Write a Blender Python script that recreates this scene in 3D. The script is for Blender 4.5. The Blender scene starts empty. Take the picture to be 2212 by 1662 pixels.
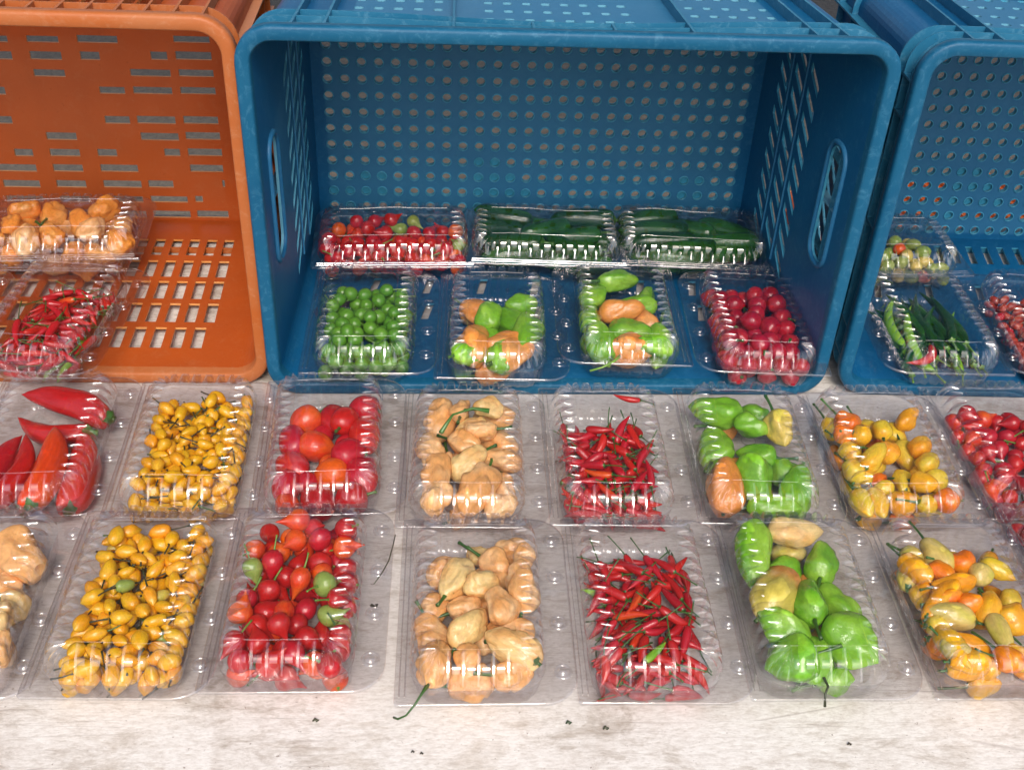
import bpy, bmesh, math, random
import numpy as np
from mathutils import Vector, Matrix, Euler, noise
from mathutils.geometry import delaunay_2d_cdt

random.seed(7); rng = random.Random(11)
scene = bpy.context.scene
COL = scene.collection

# ------------------------------------------------------------------ camera
F_PX, CX, CY, CZ, YAW, PITCH, ROLL = 2359.99948, 0.17287, -0.84464, 0.68806, 0.07821, 0.67173, 0.05580
cp, sp_ = math.cos(PITCH), math.sin(PITCH); cy_, sy_ = math.cos(YAW), math.sin(YAW)
fwd = Vector((sy_*cp, cy_*cp, -sp_)); r0 = Vector((cy_, -sy_, 0)); u0 = r0.cross(fwd)
cr, sr = math.cos(ROLL), math.sin(ROLL)
right = cr*r0 + sr*u0; up = -sr*r0 + cr*u0
cam_data = bpy.data.cameras.new("camera"); cam = bpy.data.objects.new("camera", cam_data)
COL.objects.link(cam)
cam.matrix_world = Matrix(((right.x, up.x, -fwd.x, CX), (right.y, up.y, -fwd.y, CY), (right.z, up.z, -fwd.z, CZ), (0, 0, 0, 1)))
cam_data.sensor_width = 36.0
cam_data.lens = 36.0*F_PX/2212.0
cam_data.clip_start = 0.05; cam_data.clip_end = 400
scene.camera = cam

# ------------------------------------------------------------------ light
SUN_EL, SUN_AZ = math.radians(50), math.radians(178)      # azimuth clockwise from +Y (away from camera)
world = bpy.data.worlds.new("World"); scene.world = world; world.use_nodes = True
nt = world.node_tree; bg = nt.nodes["Background"]
sky = nt.nodes.new("ShaderNodeTexSky"); sky.sky_type = 'NISHITA'; sky.sun_disc = False
sky.sun_elevation = SUN_EL; sky.sun_rotation = SUN_AZ
sky.air_density = 1.0; sky.dust_density = 4.0; sky.ozone_density = 1.0
nt.links.new(sky.outputs[0], bg.inputs[0]); bg.inputs[1].default_value = 0.15
sd = bpy.data.lights.new("sun", 'SUN'); sd.energy = 1.35; sd.angle = math.radians(20); sd.color = (1.0, 0.97, 0.93)
sun = bpy.data.objects.new("sun", sd); COL.objects.link(sun)
sdir = Vector((math.sin(SUN_AZ)*math.cos(SUN_EL), math.cos(SUN_AZ)*math.cos(SUN_EL), math.sin(SUN_EL)))
sun.rotation_euler = sdir.to_track_quat('Z', 'Y').to_euler()
sun.location = sdir*4
vs = scene.view_settings; vs.view_transform = 'Standard'; vs.look = 'None'; vs.gamma = 1.0; vs.exposure = 0.57
vs.use_curve_mapping = False
scene.cycles.max_bounces = 14; scene.cycles.transparent_max_bounces = 48
scene.cycles.diffuse_bounces = 4; scene.cycles.glossy_bounces = 4
scene.cycles.caustics_reflective = False; scene.cycles.caustics_refractive = False
scene.cycles.sample_clamp_indirect = 6.0
scene.cycles.use_denoising = True

# ------------------------------------------------------------------ materials
def new_mat(name):
    m = bpy.data.materials.new(name); m.use_nodes = True
    return m, m.node_tree, m.node_tree.nodes["Principled BSDF"]
def N(t, kind, **kw):
    n = t.nodes.new(kind)
    for k, v in kw.items():
        if k.startswith("i_"): n.inputs[k[2:].replace("_", " ")].default_value = v
        else: setattr(n, k, v)
    return n
def ramp(t, src, stops, interp='LINEAR'):
    r = t.nodes.new("ShaderNodeValToRGB"); r.color_ramp.interpolation = interp
    e = r.color_ramp.elements
    while len(e) < len(stops): e.new(0.5)
    for i, (p, c) in enumerate(stops):
        e[i].position = p; e[i].color = (*c, 1) if len(c) == 3 else c
    t.links.new(src, r.inputs[0]); return r.outputs[0]
def mixc(t, f, a, b, mode='MIX'):
    m = t.nodes.new("ShaderNodeMix"); m.data_type = 'RGBA'; m.blend_type = mode
    for s, v in ((0, f), (6, a), (7, b)):
        if hasattr(v, "links"): t.links.new(v, m.inputs[s])
        else: m.inputs[s].default_value = v if not isinstance(v, tuple) else ((*v, 1) if len(v) == 3 else v)
    return m.outputs[2]
def coords(t, scale=(1, 1, 1), which="Object"):
    tc = t.nodes.new("ShaderNodeTexCoord"); mp = t.nodes.new("ShaderNodeMapping")
    mp.inputs["Scale"].default_value = scale
    t.links.new(tc.outputs[which], mp.inputs[0]); return mp.outputs[0]
def tex(t, vec, scale, detail=4, rough=0.6, dist=0.0):
    n = N(t, "ShaderNodeTexNoise"); n.inputs["Scale"].default_value = scale
    n.inputs["Detail"].default_value = detail; n.inputs["Roughness"].default_value = rough
    n.inputs["Distortion"].default_value = dist
    t.links.new(vec, n.inputs["Vector"]); return n.outputs["Fac"]
def bump(t, b, h, strength, dist):
    n = N(t, "ShaderNodeBump"); n.inputs["Strength"].default_value = strength; n.inputs["Distance"].default_value = dist
    t.links.new(h, n.inputs["Height"]); t.links.new(n.outputs[0], b.inputs["Normal"]); return n

def pepper_mat(name, a, b, c=None, rough=0.3, sss=0.0, grad=None, wr=0.0):
    """a..b vary from fruit to fruit, c = blush patches, grad = colour towards the tip"""
    m, t, bs = new_mat(name)
    oi = N(t, "ShaderNodeObjectInfo")
    v = coords(t, (1, 1, 1))
    off = N(t, "ShaderNodeVectorMath", operation='ADD'); t.links.new(v, off.inputs[0])
    mul = N(t, "ShaderNodeMath", operation='MULTIPLY'); t.links.new(oi.outputs["Random"], mul.inputs[0]); mul.inputs[1].default_value = 37.0
    t.links.new(mul.outputs[0], off.inputs[1])
    big = tex(t, off.outputs[0], 1.3, 2, 0.5); fine = tex(t, off.outputs[0], 9, 4, 0.6)
    col = mixc(t, oi.outputs["Random"], a, b)
    if c is not None:
        f = ramp(t, big, [(0.45, (0, 0, 0)), (0.68, (1, 1, 1))])
        col = mixc(t, f, col, c)
    if grad is not None:
        sx = N(t, "ShaderNodeSeparateXYZ"); t.links.new(v, sx.inputs[0])
        ad = N(t, "ShaderNodeMath", operation='ADD'); t.links.new(sx.outputs[0], ad.inputs[0]); t.links.new(big, ad.inputs[1])
        f = ramp(t, ad.outputs[0], [(0.35, (0, 0, 0)), (0.8, (1, 1, 1))]); col = mixc(t, f, col, grad)
    f2 = ramp(t, fine, [(0.3, (0.80,)*3), (0.7, (1.08,)*3)])
    col = mixc(t, 1.0, col, f2, 'MULTIPLY')
    vor = N(t, "ShaderNodeTexVoronoi"); vor.inputs["Scale"].default_value = 5.0; t.links.new(off.outputs[0], vor.inputs["Vector"])
    sp = ramp(t, vor.outputs["Distance"], [(0.035, (0.55, 0.45, 0.35)), (0.06, (1, 1, 1))])
    col = mixc(t, 0.7, col, mixc(t, 1.0, col, sp, 'MULTIPLY'))
    t.links.new(col, bs.inputs["Base Color"])
    bs.inputs["Roughness"].default_value = rough*0.68
    bs.inputs["IOR"].default_value = 1.55
    if sss:
        bs.inputs["Subsurface Weight"].default_value = sss
        bs.inputs["Subsurface Radius"].default_value = (0.008, 0.004, 0.002); bs.inputs["Subsurface Scale"].default_value = 1.0
    b1 = bump(t, bs, fine, 0.10, 0.02)
    if wr:
        w_ = tex(t, off.outputs[0], 4.2, 2, 0.5, 1.4); r_ = ramp(t, w_, [(0.40, (1, 1, 1)), (0.49, (0.15,)*3), (0.58, (1, 1, 1))])
        b2 = N(t, "ShaderNodeBump"); b2.inputs["Strength"].default_value = wr; b2.inputs["Distance"].default_value = 0.0012
        t.links.new(r_, b2.inputs["Height"]); t.links.new(b1.outputs[0], b2.inputs["Normal"]); t.links.new(b2.outputs[0], bs.inputs["Normal"])
    return m
PM = {
 'red':     pepper_mat('skin_red', (0.60, 0.020, 0.012), (0.42, 0.010, 0.014), rough=0.24),
 'scarlet': pepper_mat('skin_scarlet', (0.72, 0.060, 0.012), (0.62, 0.035, 0.010), (0.75, 0.12, 0.015), rough=0.22),
 'crimson': pepper_mat('skin_crimson', (0.54, 0.014, 0.022), (0.46, 0.010, 0.022), rough=0.22),
 'magenta': pepper_mat('skin_magenta', (0.38, 0.008, 0.032), (0.28, 0.005, 0.018), (0.45, 0.02, 0.03), rough=0.2),
 'orange':  pepper_mat('skin_orange', (0.82, 0.14, 0.010), (0.75, 0.10, 0.008), rough=0.22),
 'orange2': pepper_mat('skin_deep_orange', (0.88, 0.24, 0.008), (0.82, 0.17, 0.008), (0.86, 0.33, 0.01), rough=0.22, sss=0.1),
 'amber':   pepper_mat('skin_amber', (0.86, 0.42, 0.012), (0.84, 0.33, 0.010), (0.88, 0.50, 0.03), rough=0.22, sss=0.1),
 'yellow':  pepper_mat('skin_yellow', (0.80, 0.58, 0.030), (0.76, 0.54, 0.05), (0.84, 0.42, 0.02), rough=0.24, sss=0.1),
 'lemon':   pepper_mat('skin_lemon', (0.70, 0.52, 0.10), (0.66, 0.50, 0.16), (0.60, 0.52, 0.08), rough=0.28, sss=0.1),
 'golden':  pepper_mat('skin_golden', (0.82, 0.44, 0.008), (0.80, 0.33, 0.006), (0.84, 0.50, 0.02), rough=0.26),
 'peach':   pepper_mat('skin_peach', (0.87, 0.47, 0.18), (0.85, 0.41, 0.13), (0.90, 0.58, 0.29), rough=0.20, wr=0.22, sss=0.2),
 'peach2':  pepper_mat('skin_peach_orange', (0.86, 0.33, 0.05), (0.84, 0.30, 0.05), (0.88, 0.44, 0.12), rough=0.20, wr=0.22, sss=0.2),
 'cream':   pepper_mat('skin_cream', (0.88, 0.64, 0.28), (0.84, 0.58, 0.22), (0.88, 0.48, 0.16), rough=0.20, wr=0.22, sss=0.2),
 'tan':     pepper_mat('skin_tan', (0.78, 0.30, 0.06), (0.72, 0.26, 0.055), (0.80, 0.38, 0.12), rough=0.26, wr=0.22, sss=0.1),
 'tangreen': pepper_mat('skin_turning', (0.62, 0.46, 0.10), (0.56, 0.46, 0.08), None, rough=0.26, grad=(0.80, 0.30, 0.08)),
 'green':   pepper_mat('skin_green', (0.20, 0.46, 0.025), (0.13, 0.36, 0.018), (0.30, 0.54, 0.05), rough=0.24, wr=0.12, sss=0.1),
 'ball':    pepper_mat('skin_ball_green', (0.085, 0.26, 0.018), (0.13, 0.32, 0.025), rough=0.24),
 'dark':    pepper_mat('skin_dark_green', (0.012, 0.070, 0.007), (0.007, 0.042, 0.006), (0.022, 0.11, 0.012), rough=0.2),
 'olive':   pepper_mat('skin_olive', (0.30, 0.36, 0.07), (0.26, 0.38, 0.08), rough=0.26),
 'brick':   pepper_mat('skin_brick', (0.40, 0.045, 0.020), (0.33, 0.030, 0.018), rough=0.35),
 'stem':    pepper_mat('stem_green', (0.055, 0.16, 0.022), (0.035, 0.10, 0.016), rough=0.5),
 'stem_light': pepper_mat('stem_light', (0.16, 0.30, 0.04), (0.10, 0.24, 0.03), rough=0.45),
 'stem_dark': pepper_mat('stem_dark', (0.018, 0.040, 0.012), (0.045, 0.040, 0.015), rough=0.6),
}

def plastic(name, c1, c2, wear):
    m, t, bs = new_mat(name)
    v = coords(t, (1, 1, 1), "Object")
    big = tex(t, v, 7, 3, 0.6, 0.5); fine = tex(t, v, 160, 5, 0.75)
    vs_ = coords(t, (30, 260, 30)); scr = tex(t, vs_, 3, 4, 0.7, 0.4)
    col = mixc(t, ramp(t, big, [(0.35, (0, 0, 0)), (0.65, (1, 1, 1))]), c1, c2)
    sc_ = ramp(t, scr, [(0.60, (0, 0, 0)), (0.70, (1, 1, 1))])
    geo = N(t, "ShaderNodeNewGeometry")
    edge = ramp(t, geo.outputs["Pointiness"], [(0.515, (0, 0, 0)), (0.60, (1, 1, 1))])
    w1 = mixc(t, 1.0, sc_, ramp(t, big, [(0.4, (0, 0, 0)), (0.7, (1, 1, 1))]), 'MULTIPLY')
    col = mixc(t, mixc(t, 1.0, w1, (0.6, 0.6, 0.6), 'MULTIPLY'), col, wear)
    sm = tex(t, coords(t, (40, 40, 40)), 2.2, 5, 0.75, 1.2); col = mixc(t, ramp(t, sm, [(0.52, (0, 0, 0)), (0.72, (0.38,)*3)]), col, wear)
    col = mixc(t, mixc(t, 1.0, edge, (0.5, 0.5, 0.5), 'MULTIPLY'), col, wear)
    dirt = ramp(t, fine, [(0.62, (1, 1, 1)), (0.75, (0.72, 0.68, 0.62))])
    col = mixc(t, 1.0, col, dirt, 'MULTIPLY')
    t.links.new(col, bs.inputs["Base Color"]); bs.inputs['Specular IOR Level'].default_value = 0.25
    rr = ramp(t, big, [(0.3, (0.36,)*3), (0.7, (0.52,)*3)]); t.links.new(rr, bs.inputs["Roughness"])
    bump(t, bs, fine, 0.12, 0.002)
    return m
BLUE = plastic('blue_crate_plastic', (0.002, 0.080, 0.205), (0.003, 0.095, 0.225), (0.05, 0.20, 0.34))
ORANGE_EDGE = plastic('lit_orange_edge', (0.62, 0.24, 0.06), (0.66, 0.30, 0.10), (0.7, 0.45, 0.25))  # bright slot rims: glow of thin plastic painted as a paler colour
BLUE_EDGE = plastic('lit_blue_edge', (0.04, 0.25, 0.39), (0.06, 0.31, 0.46), (0.2, 0.42, 0.52))  # hole rims and cut edges, their lit look put into a paler blue
BLUE_RIB = plastic('worn_lit_blue_rib', (0.015, 0.13, 0.235), (0.03, 0.17, 0.28), (0.16, 0.36, 0.48))  # rib wear, also lightened for the light their top edges catch
BLUE_RIM = plastic('blue_rim_plastic', (0.005, 0.080, 0.165), (0.007, 0.096, 0.185), (0.09, 0.26, 0.38))
CYANP = plastic('lit_hole_blue', (0.03, 0.22, 0.34), (0.04, 0.25, 0.38), (0.2, 0.5, 0.6))  # brightness of lit hole walls put into a cyan colour
ORANGE = plastic('orange_crate_plastic', (0.43, 0.080, 0.011), (0.36, 0.068, 0.012), (0.42, 0.14, 0.055))
ORANGE_RIM = plastic('orange_rim_plastic', (0.40, 0.098, 0.020), (0.41, 0.135, 0.046), (0.50, 0.26, 0.15))

def clear_plastic(name, tint, spec0, haze, rough):
    m = bpy.data.materials.new(name); m.use_nodes = True; t = m.node_tree
    t.nodes.clear()
    out = N(t, "ShaderNodeOutputMaterial"); tr = N(t, "ShaderNodeBsdfTransparent"); tr.inputs[0].default_value = (*tint, 1)
    gl = N(t, "ShaderNodeBsdfGlossy"); gl.inputs["Roughness"].default_value = rough; gl.inputs["Color"].default_value = (1, 1, 1, 1)
    lw = N(t, "ShaderNodeLayerWeight"); lw.inputs["Blend"].default_value = 0.5
    pw = N(t, "ShaderNodeMath", operation='POWER'); t.links.new(lw.outputs["Facing"], pw.inputs[0]); pw.inputs[1].default_value = 4.0
    ma = N(t, "ShaderNodeMath", operation='MULTIPLY_ADD'); t.links.new(pw.outputs[0], ma.inputs[0]); ma.inputs[1].default_value = 0.75; ma.inputs[2].default_value = spec0
    v = coords(t); oi = N(t, "ShaderNodeObjectInfo")
    ad = N(t, "ShaderNodeVectorMath", operation='ADD'); t.links.new(v, ad.inputs[0]); t.links.new(oi.outputs["Location"], ad.inputs[1])
    n1 = tex(t, ad.outputs[0], 28, 2, 0.5, 0.3); n2 = tex(t, ad.outputs[0], 260, 3, 0.6)
    bp = N(t, "ShaderNodeBump"); bp.inputs["Strength"].default_value = 0.6; bp.inputs["Distance"].default_value = 0.0008; t.links.new(n1, bp.inputs["Height"])
    t.links.new(bp.outputs[0], gl.inputs["Normal"]); 
    df = N(t, "ShaderNodeBsdfDiffuse"); df.inputs[0].default_value = (0.86, 0.84, 0.88, 1)
    tl = N(t, "ShaderNodeBsdfTranslucent"); tl.inputs[0].default_value = (0.86, 0.84, 0.88, 1)
    mx0 = N(t, "ShaderNodeMixShader"); mx0.inputs[0].default_value = 0.5; t.links.new(df.outputs[0], mx0.inputs[1]); t.links.new(tl.outputs[0], mx0.inputs[2])
    hz = ramp(t, n2, [(0.45, (haze*0.7,)*3), (0.75, (haze*1.8,)*3)])
    mx1 = N(t, "ShaderNodeMixShader"); t.links.new(hz, mx1.inputs[0]); t.links.new(tr.outputs[0], mx1.inputs[1]); t.links.new(mx0.outputs[0], mx1.inputs[2])
    mx2 = N(t, "ShaderNodeMixShader"); t.links.new(ma.outputs[0], mx2.inputs[0]); t.links.new(mx1.outputs[0], mx2.inputs[1]); t.links.new(gl.outputs[0], mx2.inputs[2])
    t.links.new(mx2.outputs[0], out.inputs[0])
    return m
LIDM = clear_plastic('clear_lid_plastic', (0.95, 0.945, 0.95), 0.11, 0.009, 0.045)
TRAYM = clear_plastic('clear_tray_plastic', (0.92, 0.91, 0.92), 0.065, 0.012, 0.09)

def table_mat():
    m, t, bs = new_mat('worn_white_board')
    g = coords(t, (7.5, 17, 6)); n_ = coords(t, (1, 1, 1)); h = coords(t, (22, 75, 6))
    base = (0.71, 0.68, 0.635)
    streak = tex(t, g, 2.4, 10, 0.78, 0.5); broad = tex(t, n_, 6.0, 7, 0.65, 0.8); hair = tex(t, h, 4, 6, 0.7, 0.3)
    col = mixc(t, ramp(t, streak, [(0.50, (0, 0, 0)), (0.68, (0.62,)*3)]), base, (0.46, 0.39, 0.31))
    col = mixc(t, ramp(t, broad, [(0.50, (0, 0, 0)), (0.72, (0.60,)*3)]), col, (0.50, 0.43, 0.37))
    bl = mixc(t, 1.0, ramp(t, broad, [(0.42, (0, 0, 0)), (0.6, (1, 1, 1))]), ramp(t, streak, [(0.5, (0, 0, 0)), (0.6, (1, 1, 1))]), 'MULTIPLY')
    col = mixc(t, mixc(t, 1.0, bl, (0.50,)*3, 'MULTIPLY'), col, (0.27, 0.22, 0.17))
    gr = tex(t, coords(t, (60, 170, 60)), 3.5, 6, 0.8); col = mixc(t, 1.0, col, ramp(t, gr, [(0.32, (0.80, 0.78, 0.75)), (0.55, (1.02, 1.02, 1.02))]), 'MULTIPLY')
    col = mixc(t, 1.0, col, ramp(t, hair, [(0.30, (0.78, 0.75, 0.72)), (0.55, (1, 1, 1))]), 'MULTIPLY')
    sp = tex(t, n_, 210, 3, 0.7); col = mixc(t, ramp(t, sp, [(0.665, (0, 0, 0)), (0.72, (0.8,)*3)]), col, (0.16, 0.11, 0.08))
    sp2 = tex(t, coords(t, (9, 60, 9)), 9, 4, 0.75, 1.0); col = mixc(t, ramp(t, sp2, [(0.66, (0, 0, 0)), (0.74, (0.6,)*3)]), col, (0.25, 0.18, 0.14))
    # knife scratches, a few directions
    for rot, w in ((0.5, 0.50), (1.9, 0.55), (2.6, 0.6)):
        tc = t.nodes.new("ShaderNodeTexCoord"); mp = t.nodes.new("ShaderNodeMapping"); mp.inputs["Rotation"].default_value = (0, 0, rot); mp.inputs["Scale"].default_value = (2.2, 70, 1)
        t.links.new(tc.outputs["Object"], mp.inputs[0])
        vo = N(t, "ShaderNodeTexVoronoi", feature='DISTANCE_TO_EDGE'); vo.inputs["Scale"].default_value = 1.1; t.links.new(mp.outputs[0], vo.inputs["Vector"])
        msk = ramp(t, tex(t, n_, 6+rot, 2, 0.5), [(w, (0, 0, 0)), (w+0.08, (0.5,)*3)])
        f = mixc(t, 1.0, ramp(t, vo.outputs["Distance"], [(0.0, (1, 1, 1)), (0.012, (0, 0, 0))]), msk, 'MULTIPLY')
        col = mixc(t, f, col, (0.28, 0.23, 0.20))
    t.links.new(col, bs.inputs["Base Color"]); bs.inputs["Roughness"].default_value = 0.55
    bump(t, bs, hair, 0.3, 0.001)
    return m
TABLE = table_mat()
def ground_mat():
    m, t, bs = new_mat('worn_concrete')
    v = coords(t, (1, 1, 1)); a = tex(t, v, 3.0, 6, 0.65); b = tex(t, v, 70, 4, 0.7)
    vv = tex(t, coords(t, (1, 1, 1)), 22, 4, 0.7, 0.6); a = mixc(t, 0.5, a, vv); col = mixc(t, a, (0.21, 0.175, 0.135), (0.11, 0.095, 0.075)); col = mixc(t, 1.0, col, ramp(t, b, [(0.3, (0.65,)*3), (0.7, (1.2,)*3)]), 'MULTIPLY')
    t.links.new(col, bs.inputs["Base Color"]); bs.inputs["Roughness"].default_value = 0.9
    bump(t, bs, b, 0.5, 0.01); return m
GROUND = ground_mat()
m_, t_, b_ = new_mat('dry_litter'); b_.inputs["Base Color"].default_value = (0.035, 0.028, 0.018, 1); b_.inputs["Roughness"].default_value = 0.8
LITTER = m_
m_, t_, b_ = new_mat('dark_apron'); b_.inputs["Base Color"].default_value = (0.10, 0.05, 0.04, 1); b_.inputs["Roughness"].default_value = 0.8
APRON = m_

# ------------------------------------------------------------------ helpers
class MB:
    def __init__(s): s.v = []; s.f = []; s.edge = set()
    def add(s, vs, fs):
        o = len(s.v); s.v += [tuple(p) for p in vs]; s.f += [tuple(i+o for i in f) for f in fs]
    def box(s, x0, x1, y0, y1, z0, z1):
        s.add([(x0, y0, z0), (x1, y0, z0), (x1, y1, z0), (x0, y1, z0), (x0, y0, z1), (x1, y0, z1), (x1, y1, z1), (x0, y1, z1)],
              [(3, 2, 1, 0), (4, 5, 6, 7), (0, 1, 5, 4), (1, 2, 6, 5), (2, 3, 7, 6), (3, 0, 4, 7)])
    def tube(s, pts, rad, n=6, cap=True):
        pts = [Vector(p) for p in pts]; rings = []
        for i, p in enumerate(pts):
            d = (pts[min(i+1, len(pts)-1)] - pts[max(i-1, 0)]).normalized()
            a = d.orthogonal().normalized() if i == 0 else (rings_a - d*rings_a.dot(d)).normalized()
            rings_a = a; b = d.cross(a); r = rad[i] if isinstance(rad, (list, tuple)) else rad
            rings.append([p + a*r*math.cos(2*math.pi*k/n) + b*r*math.sin(2*math.pi*k/n) for k in range(n)])
        vs = [q for rr in rings for q in rr]; fs = []
        for i in range(len(pts)-1):
            for k in range(n):
                fs.append((i*n+k, i*n+(k+1) % n, (i+1)*n+(k+1) % n, (i+1)*n+k))
        if cap: fs.append(tuple(reversed(range(n)))); fs.append(tuple((len(pts)-1)*n+k for k in range(n)))
        s.add(vs, fs)
    def mesh(s, name, mat=None, smooth=False, angle=None, edge_mat=None):
        me = bpy.data.meshes.new(name); me.from_pydata(s.v, [], s.f)
        if mat: me.materials.append(mat)
        if edge_mat:
            me.materials.append(edge_mat)
            for k in s.edge: me.polygons[k].material_index = 1
        me.validate(); me.update()
        if smooth: me.shade_smooth()
        if angle is not None:
            me.shade_smooth(); me.set_sharp_from_angle(angle=math.radians(angle))
        return me
def link(name, me, parent=None, loc=None, rot=None, scale=None):
    o = bpy.data.objects.new(name, me); COL.objects.link(o)
    if parent is not None: o.parent = parent
    if loc is not None: o.location = loc
    if rot is not None: o.rotation_euler = rot
    if scale is not None: o.scale = scale
    return o
def tag(o, label=None, cat=None, group=None, kind=None):
    for k, v in (('label', label), ('category', cat), ('group', group), ('kind', kind)):
        if v: o[k] = v
    return o
def rrect(x0, x1, z0, z1, r, n=8):
    """rounded rectangle, counter-clockwise, r = one radius or four (bl, br, tr, tl)"""
    rs = r if isinstance(r, (list, tuple)) else (r,)*4
    pts = []
    for (cx, cz, a0, q) in ((x0, z0, 180, rs[0]), (x1, z0, 270, rs[1]), (x1, z1, 0, rs[2]), (x0, z1, 90, rs[3])):
        sx = 1 if cx == x0 else -1; sz = 1 if cz == z0 else -1
        for k in range(n+1):
            a = math.radians(a0 + 90*k/n)
            pts.append((cx + sx*q + q*math.cos(a), cz + sz*q + q*math.sin(a)))
    return pts
def plate(mb, outer, holes, fn, th):
    """flat panel with holes, given thickness; fn(u, v, w) -> xyz"""
    pts = list(outer); loops = [list(range(len(outer)))]; hid = [-1]*len(outer)
    for hi, h in enumerate(holes):
        loops.append(list(range(len(pts), len(pts)+len(h)))); pts += h; hid += [hi]*len(h)
    edges = [(l[i], l[(i+1) % len(l)]) for l in loops for i in range(len(l))]
    r = delaunay_2d_cdt([Vector(p) for p in pts], edges, [], 1, 1e-7)
    vs, fs, ov = r[0], r[2], r[3]
    def id_of(i): return hid[ov[i][0]] if ov[i] else -2
    tris = []
    for f in fs:
        ids = {id_of(i) for i in f}
        if len(ids) == 1 and next(iter(ids)) >= 0: continue
        tris.append(tuple(f))
    n = len(vs)
    V = [fn(p[0], p[1], 0) for p in vs] + [fn(p[0], p[1], th) for p in vs]
    Fs = [t for t in tris] + [tuple(i+n for i in reversed(t)) for t in tris]
    inv = {}
    for i, o in enumerate(ov):
        for k in o: inv[k] = i
    for l in loops:
        for i in range(len(l)):
            a, b = inv[l[i]], inv[l[(i+1) % len(l)]]; mb.edge.add(len(mb.f)+len(Fs)); Fs.append((a, b, b+n, a+n))
    mb.add(V, Fs)
def sweep(mb, contour, profile, closed_prof=False):
    """contour(inset) -> list of (x, z); profile: list of (inset, y)"""
    rings = [[(x, y, z) for x, z in contour(i, y)] for i, y in profile]
    n = len(rings[0]); m = len(rings); vs = [p for r in rings for p in r]; fs = []
    for j in range(m if closed_prof else m-1):
        a, b = j*n, ((j+1) % m)*n
        for k in range(n): fs.append((a+k, a+(k+1) % n, b+(k+1) % n, b+k))
    mb.add(vs, fs)
def circle(x, z, r, n=10, ph=0): return [(x+r*math.cos(2*math.pi*k/n+ph), z+r*math.sin(2*math.pi*k/n+ph)) for k in range(n)]

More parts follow.
